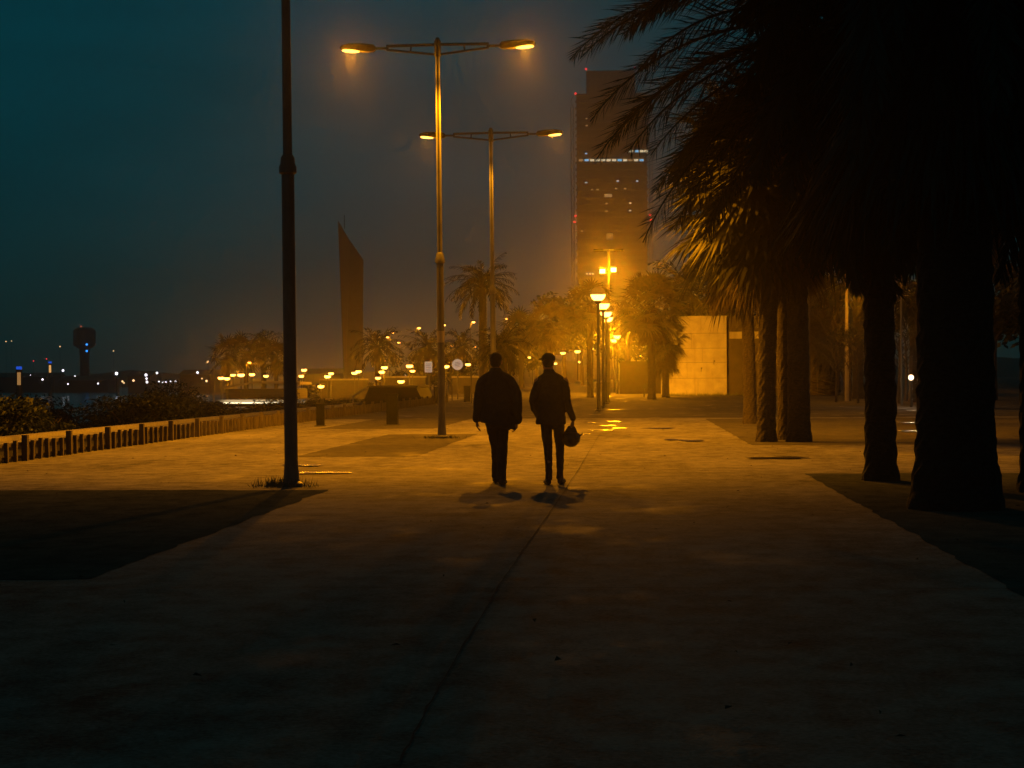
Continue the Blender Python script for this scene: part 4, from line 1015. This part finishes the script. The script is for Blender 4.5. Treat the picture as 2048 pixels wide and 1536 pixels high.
# ------------------------------------------------------------------ concrete building
Y = 134; c0 = AT(1326, 793, Y); c1 = AT(1453, 633, Y); H = c1.z; X0, X1 = c0.x, c1.x; X2 = AT(1622, 700, Y).x
bd = empty('concrete_building', (X0, Y, 0)); tag(bd, 'low windowless concrete building with a pale lit wall and a dark flank behind palms', 'building')
W_ = X1 - X0; b = MB(); b.box(0, W_, 0, 9, 0, H); b.build('wall', M['concrete'], bd)
D_ = X2 - X0
b = MB(); b.box(W_ + .002, D_, .25, 9, 0, H + .05); b.build('clad_wall', M['corten'], bd)
b = MB(); zl0 = AT(1500, 677, Y).z; zl1 = AT(1500, 663, Y).z; b.box(W_ + .22, AT(1545, 670, Y).x - X0, .14, .247, zl0, zl1); b.build('lintel_band', M['concrete'], bd)
b = MB()
for zz in (.22, .42, .60, .79): b.box(0.02, W_ - .02, -.006, -.002, H*zz - .009, H*zz + .009)
for xx, za, zb in ((W_*.55, .0, .22), (W_*.38, .22, .42), (W_*.62, .42, .6), (W_*.45, .6, .79), (W_*.6, .79, 1)): b.box(xx - .005, xx + .005, -.006, -.002, H*za + .02, H*zb - .03)
b.build('panel_joints', M['crack'], bd)
b = MB()
for xx, zz in ((W_*.80, H*.42), (W_*.6, H*.33)):
    b.box(xx - .02, xx + .02, -.0065, -.002, zz - .15, zz + .15); b.box(xx, xx + .09, -.0066, -.002, zz + .06, zz + .14)
b.build('wall_cracks', M['crack'], bd)
b = MB(); b.box(-.05, W_ + .05, -.06, 9.05, H + .001, H + .06); b.build('parapet_cap', M['concrete'], bd)
b = MB()
for k in range(420):
    xx = X0 + rnd.random()*(X2 - X0); hh = rnd.uniform(.05, .28)*(1.6 if rnd.random() < .06 else 1); yy = Y - rnd.uniform(.05, .5)
    d = Vector((rnd.uniform(-.12, .12), rnd.uniform(-.05, .05), hh)); q = Vector((xx, yy, 0)); b.tri(q, q + Vector((.04, 0, 0)), q + d)
tag(b.build('weeds', M['weed']), 'dry weeds growing along the foot of the concrete building', 'weeds', kind='stuff')
b = MB()
for k in range(260):
    q = Vector((A.x + rnd.gauss(-.12, .16), A.y + rnd.gauss(-.02, .14), .01)); hh = rnd.uniform(.04, .16)
    b.tri(q, q + Vector((.012, 0, 0)), q + Vector((rnd.uniform(-.06, .06), rnd.uniform(-.05, .05), hh)))
for k in range(160):
    q = Vector((B.x + rnd.gauss(0, .22), B.y + rnd.gauss(0, .25), .01)); hh = rnd.uniform(.03, .09)
    b.tri(q, q + Vector((.014, 0, 0)), q + Vector((rnd.uniform(-.06, .06), rnd.uniform(-.05, .05), hh)))
tag(b.build('grass_tufts', M['weed']), 'thin grass tufts around the feet of the lamp poles', 'grass', kind='stuff')

b = MB(); rnd = random.Random(77)
for k in range(260):
    y = 7 + 50*rnd.random()**1.3; x = rnd.uniform(-10, 9); a_ = rnd.uniform(0, 6.28); l_ = rnd.uniform(.012, .035)
    u = Vector((math.cos(a_), math.sin(a_), 0))*l_; v = Vector((-u.y, u.x, 0))*.4; c_ = Vector((x, y, .026))
    b.quad(c_ - u, c_ - v + Vector((0, 0, rnd.uniform(.002, .02))), c_ + u, c_ + v + Vector((0, 0, rnd.uniform(.0, .02))))
tag(b.build('fallen_leaves', M['dead']), 'scattered small dry leaves and grit on the paving', 'leaf litter', kind='stuff')
# ------------------------------------------------------------------ hotel tower
Y = 880; xL = AT(1149, 400, Y).x; xR = AT(1299, 400, Y).x; zt = AT(1225, 189, Y).z; zu = AT(1225, 138, Y).z
tw = empty('hotel_tower', ((xL + xR)/2, Y, 0)); cx = tw.location.x; hw = (xR - xL)/2
tag(tw, 'tall hazy hotel tower with a narrower top block and red corner beacons', 'tower')
b = MB(); b.box(-hw + 1.2, hw - 1.2, 0, 36, 0, zt); b.build('curtain_wall', M['towerbody'], tw)
ux0, ux1 = AT(1172, 150, Y).x - cx, AT(1270, 150, Y).x - cx
b = MB(); b.box(ux0, ux1, 4, 30, zt, zu); b.build('top_block', M['towerslab'], tw)
b = MB(); nfl = 42; fh_ = zt/nfl
for k in range(nfl + 1): b.box(-hw + .6, hw - .6, -.8, -.002, k*fh_ - .55, k*fh_ + .55)
b.build('floor_bands', M['towerslab'], tw)
b = MB()
for s in (-1, 1):
    for yy in (-1.6, ):
        for xx in (s*(hw), s*(hw + 1.5)): b.tube([(xx, yy, 0), (xx, yy, zt - (0 if s > 0 else 6))], .22, 5)
        for k in range(nfl // 2):
            b.tube([(s*hw, yy, k*2*fh_), (s*(hw + 1.5), yy, (k*2 + 1)*fh_)], .15, 4); b.tube([(s*(hw + 1.5), yy, (k*2+1)*fh_), (s*hw, yy, (k*2 + 2)*fh_)], .15, 4)
b.build('steel_lattice', M['towerslab'], tw)
b = MB()
for k in range(1, 14): 
    xx = -hw + 1.2 + k*(2*hw - 2.4)/14; b.box(xx - .18, xx + .18, -.4, -.003, 0, zt)
b.build('mullions', M['towerbody'], tw)
def win(px0, px1, py0, py1, mat):
    a_ = AT(px0, py1, Y - 1.0); c_ = AT(px1, py0, Y - 1.0); q = MB(); q.box(a_.x - cx, c_.x - cx, -1.0, -.85, a_.z, c_.z); q.build('lit_window', M[mat], tw)
for k, px in enumerate(range(1158, 1280, 11)):
    win(px, px + 8.5, 318, 322.5, ['glow_windim', 'glow_winblue', 'glow_win', 'glow_win', 'glow_win', 'glow_win', 'glow_win', 'glow_winblue', 'glow_win', 'glow_windim', 'glow_win', 'glow_winblue'][k])
for px in (1258, 1270, 1279, 1288): win(px, px + 8, 300, 304.5, 'glow_win' if px != 1270 else 'glow_winblue')
for px, py, m_ in ((1170, 306, 'glow_winblue'), (1170, 364, 'glow_winblue'), (1233, 361, 'glow_winblue'), (1272, 361, 'glow_winblue'), (1193, 378, 'glow_windim'), (1182, 378, 'glow_windim'), (1230, 376, 'glow_windim'), (1248, 376, 'glow_windim'),
                   (1171, 236, 'glow_windim'), (1171, 250, 'glow_windim'), (1258, 405, 'glow_win'), (1258, 420, 'glow_win'), (1211, 406, 'glow_windim'), (1211, 421, 'glow_windim'), (1162, 461, 'glow_windim'), (1150, 460, 'glow_windim')):
    win(px, px + 4.5, py, py + 2.2, m_)
win(1209, 1224, 388, 394, 'glow_windim'); M['glow_faint'] = emit_mat('faint lit window', (1, .6, .25), .07); win(1213, 1226, 466, 480, 'glow_faint')
for px in (1172, 1178, 1184): win(px, px + 4, 546, 549, 'glow_win')
for px, py in ((1172, 138), (1270, 136), (1151, 187), (1151, 432), (1149, 444), (1300, 430), (1302, 440)):
    q = AT(px, py, Y - 2.2); r_ = MB(); r_.ball((q.x - cx, -2.2, q.z), .55, n=8, m=6); r_.build('beacon', M['glow_red'], tw)

# ------------------------------------------------------------------ blade tower (monolith with slanted top)
Y = 420; base = AT(705, 750, Y); t = empty('blade_tower', (base.x, Y, 0)); ox = base.x
def V_(px, py, y=0): q = AT(px, py, Y); return Vector((q.x - ox, y, q.z))
low = [V_(689, 760), V_(726, 760)]; low = [Vector((p.x, 0, 0)) for p in low]
pts = [low[0], V_(677, 443), V_(698, 478), V_(727, 520), V_(726, 620), low[1]]
b = MB(); n = len(pts); b.v = [p.copy() for p in pts] + [Vector((p.x*.85 - 1.2, 8, p.z)) for p in pts]
b.f = [tuple(reversed(range(n))), tuple(range(n, 2*n))] + [(i, (i+1) % n, n + (i+1) % n, n + i) for i in range(n)]
b.build('body', M['blade'], t)
b = MB(); p0, p1 = low[0], V_(677, 443)
b.v = [p0 + Vector((-.1, -.25, 0)), p0 + Vector((.25, -.25, 0)), V_(700, 482) + Vector((0, -.25, 0)), p1 + Vector((-.1, -.25, .3)),
       p0 + Vector((-.1, -.003, 0)), p0 + Vector((.25, -.003, 0)), V_(700, 482) + Vector((0, -.003, 0)), p1 + Vector((-.1, -.003, .3))]
b.f = [(0, 1, 2, 3), (7, 6, 5, 4), (0, 4, 5, 1), (1, 5, 6, 2), (2, 6, 7, 3), (3, 7, 4, 0)]
b.build('edge_fin', M['darksteel'], t)
b = MB(); q = V_(685, 455, 3); b.tube([q, q + Vector((0, 0, 3.2))], .12, 6); b.build('antenna', M['darksteel'], t)
tag(t, 'dark blade-shaped tower with a slanted pointed top right of the nearest pole', 'tower')

# ------------------------------------------------------------------ harbour: control tower, masts, small lights
Y = 700; a_ = AT(147, 655, Y); c_ = AT(191, 700, Y); t = empty('control_tower', ((a_.x + c_.x)/2, Y, -2.6)); ox = t.location.x; z = lambda py: AT(170, py, Y).z + 2.6
b = MB(); hw = (c_.x - a_.x)/2; b.lathe([(hw*.6, z(697)), (hw, z(690)), (hw, z(662)), (hw*.85, z(658)), (hw*.6, z(655))], 16); b.build('cabin', M['blade'], t)
b = MB(); b.lathe([(hw*.5, 0), (hw*.42, z(720)), (hw*.48, z(697))], 12); b.build('shaft', M['blade'], t)
for px, py in ((172, 689), (172, 702)):
    q = AT(px, py, Y - 6); bb = MB(); bb.ball((q.x - ox, -hw - .6, q.z + 2.6), .42, n=8, m=6); bb.build('blue_light', M['glow_blue'], t)
q = AT(162, 653, Y); bb = MB(); bb.ball((q.x - ox, 0, q.z + 2.6), .35, n=8, m=6); bb.build('beacon', emit_mat('dim red beacon', (1, .2, .1), .5), t)
tag(t, 'faint round-headed control tower with small blue lights on the far left horizon', 'control tower')
def harbour(px, py, Y, r, mat, lab, blue_top=False):
    p = AT(px, py, Y); t = empty('harbour_light', (p.x, Y, -2.6)); h = p.z + 2.6
    b = MB(); b.tube([(0, 0, 0), (0, 0, max(.3, h - r*.6))], r*.25, 5); b.build('mast', M['darksteel'], t)
    b = MB(); b.ball((0, 0, h), r, n=8, m=6); b.build('bulb', M[mat], t); tag(t, lab, 'harbour light', 'harbour lights on the far left')
    return t
hs = [(233, 747, 'w', 1.1), (292, 750, 'w', 1.0), (294, 764, 'w', .9), (293, 757, 'w', .7), (267, 761, 'o', .8), (245, 763, 'o', .7), (314, 746, 'w', .8), (318, 763, 'w', .5), (325, 764, 'w', .5), (332, 764, 'w', .5), (341, 763, 'w', .5), (351, 763, 'w', .6), (395, 745, 'w', .8), (413, 762, 'o', .8),
      (136, 768, 'w', .55), (196, 767, 'w', .6), (126, 741, 'w', .8), (99, 744, 'o', .7), (85, 759, 'w', .7), (67, 722, 'r', .4), (93, 718, 'r', .4), (120, 693, 'o', .4), (227, 702, 'o', .35), (12, 683, 'o', .35), (23, 682, 'o', .3), (416, 724, 'o', .8), (404, 757, 'o', .5), (150, 752, 'w', .4), (42, 752, 'w', .3), (61, 750, 'w', .3), (248, 766, 'o', .5), (845, 743, 'w', .6), (810, 752, 'w', .6)]
hs.sort()
names = {'w': 'white', 'o': 'warm', 'r': 'red'}; cnt = {}
for px, py, c, r in hs:
    near = px > 600; cnt[c] = cnt.get(c, -1) + 1
    lab = (ORD[cnt[c]] + ' small ' + names[c] + ' mast light from the left on the far waterfront') if not near else ('small white light just left of the white poster sign' if px == 845 else 'small white light further left of the white poster sign')
    harbour(px, py, (250 if near else 480), r*(.30 if near else .38), {'w': 'glow_white', 'o': 'glow_warm', 'r': 'glow_red'}[c], lab)
# lit column with blue top and lit lighthouse-like post
for px, pt, pb, Y_, wd, lab in ((38, 733, 770, 300, .55, 'short pillar with a blue light on top and orange side on the far left'), (100, 723, 745, 480, .55, 'lit white mast with a small blue tip on the far left horizon')):
    a_ = AT(px, pt, Y_); c_ = AT(px, pb, Y_); t = empty('beacon_pillar', (a_.x, Y_, -2.6)); zt_, zb_ = a_.z + 2.6, c_.z + 2.6
    b = MB(); b.tube([(0, 0, 0), (0, 0, zt_ - .5)], wd, 10); b.build('shaft', M['darksteel'], t)
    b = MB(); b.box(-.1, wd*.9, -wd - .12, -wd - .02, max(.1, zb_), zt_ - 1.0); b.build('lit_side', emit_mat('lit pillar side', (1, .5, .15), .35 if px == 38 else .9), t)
    b = MB(); b.tube([(0, 0, zt_ - .5), (0, 0, zt_)], wd*.9, 10); b.build('blue_top', emit_mat('blue glow top', (.02, .12, .9), .7), t)
    tag(t, lab, 'beacon pillar', 'lit pillars on the far left')
# far land and low port sheds along the horizon
rnd = random.Random(17)
b = MB(); k = 0
prev = None; xs = [-439 + i*14.6 for i in range(61)]
top_ = [2 + 5*noise.noise(Vector((x*.012, 3.1, 0))) + 3*noise.noise(Vector((x*.05, 1.1, 0))) + (8 if x > -120 else 0) for x in xs]
for i in range(60):
    a1, a2 = max(.5, top_[i] + 2), max(.5, top_[i+1] + 2)
    b.quad(Vector((xs[i], 1000, -2.5)), Vector((xs[i+1], 1000, -2.5)), Vector((xs[i+1], 1040, a2)), Vector((xs[i], 1040, a1)))
    b.quad(Vector((xs[i], 1040, a1)), Vector((xs[i+1], 1040, a2)), Vector((xs[i+1], 1085, -2.5)), Vector((xs[i], 1085, -2.5)))
tag(b.build('hills', M['hill']), kind='structure')
for i, (px0, px1, py, Y_) in enumerate(((-30, 108, 755, 620), (255, 300, 752, 560), (360, 440, 750, 540), (120, 215, 761, 600), (605, 680, 748, 520))):
    a_ = AT(px0, py, Y_); c_ = AT(px1, py, Y_); t = empty('port_shed', (a_.x, Y_, -2.59)); W_ = c_.x - a_.x; hh = a_.z + 2.59
    b = MB(); b.box(0, W_, 0, 14, 0, hh); b.build('wall', M['blade'], t)
    b = MB(); b.v = [Vector(q) for q in ((-.5, -.6, hh + .02), (W_ + .5, -.6, hh + .02), (W_ + .5, 7, hh + 1.6), (-.5, 7, hh + 1.6), (W_ + .5, 14.6, hh + .02), (-.5, 14.6, hh + .02))]
    b.f = [(0, 1, 2, 3), (3, 2, 4, 5), (0, 3, 5), (1, 4, 2), (0, 5, 4, 1)]; b.build('roof', M['darksteel'], t)
    tag(t, ['long dark port shed at the left edge of the horizon', 'small dark port shed under the middle cluster of white lights', 'dark port shed just left of the palm clump', 'low dark port shed right of the blue-topped pillar', 'dim port shed between the nearest pole and the blade tower'][i], 'shed', 'dark sheds on the far waterfront')

# ------------------------------------------------------------------ haze
b = MB(); b.box(-445, 445, -25, 1095, -3.8, 178)
hz = bpy.data.meshes.new('haze'); hz.from_pydata([tuple(v) for v in b.v], [], b.f)
ho = bpy.data.objects.new('haze', hz); COL.objects.link(ho); tag(ho, 'thin orange-lit night haze filling the air', 'haze', kind='stuff')
m = bpy.data.materials.new('haze'); m.use_nodes = True; nt = m.node_tree
for n_ in list(nt.nodes):
    if n_.type == 'BSDF_PRINCIPLED': nt.nodes.remove(n_)
pv = nt.nodes.new('ShaderNodeVolumePrincipled'); pv.inputs['Color'].default_value = (.9, .9, .9, 1); pv.inputs['Density'].default_value = .00058; pv.inputs['Anisotropy'].default_value = .93
nt.links.new(pv.outputs['Volume'], nt.nodes['Material Output'].inputs['Volume']); hz.materials.append(m)

# ------------------------------------------------------------------ render settings
sc.render.engine = 'CYCLES'
sc.view_settings.view_transform = 'Standard'; sc.view_settings.look = 'None'; sc.view_settings.gamma = 1; sc.view_settings.exposure = 0
c = sc.cycles
c.max_bounces = 4; c.diffuse_bounces = 2; c.glossy_bounces = 2; c.transmission_bounces = 2; c.volume_bounces = 0; c.transparent_max_bounces = 8
c.caustics_reflective = False; c.caustics_refractive = False; c.sample_clamp_indirect = 3
c.use_denoising = True; c.denoiser = 'OPENIMAGEDENOISE'
c.use_light_tree = True
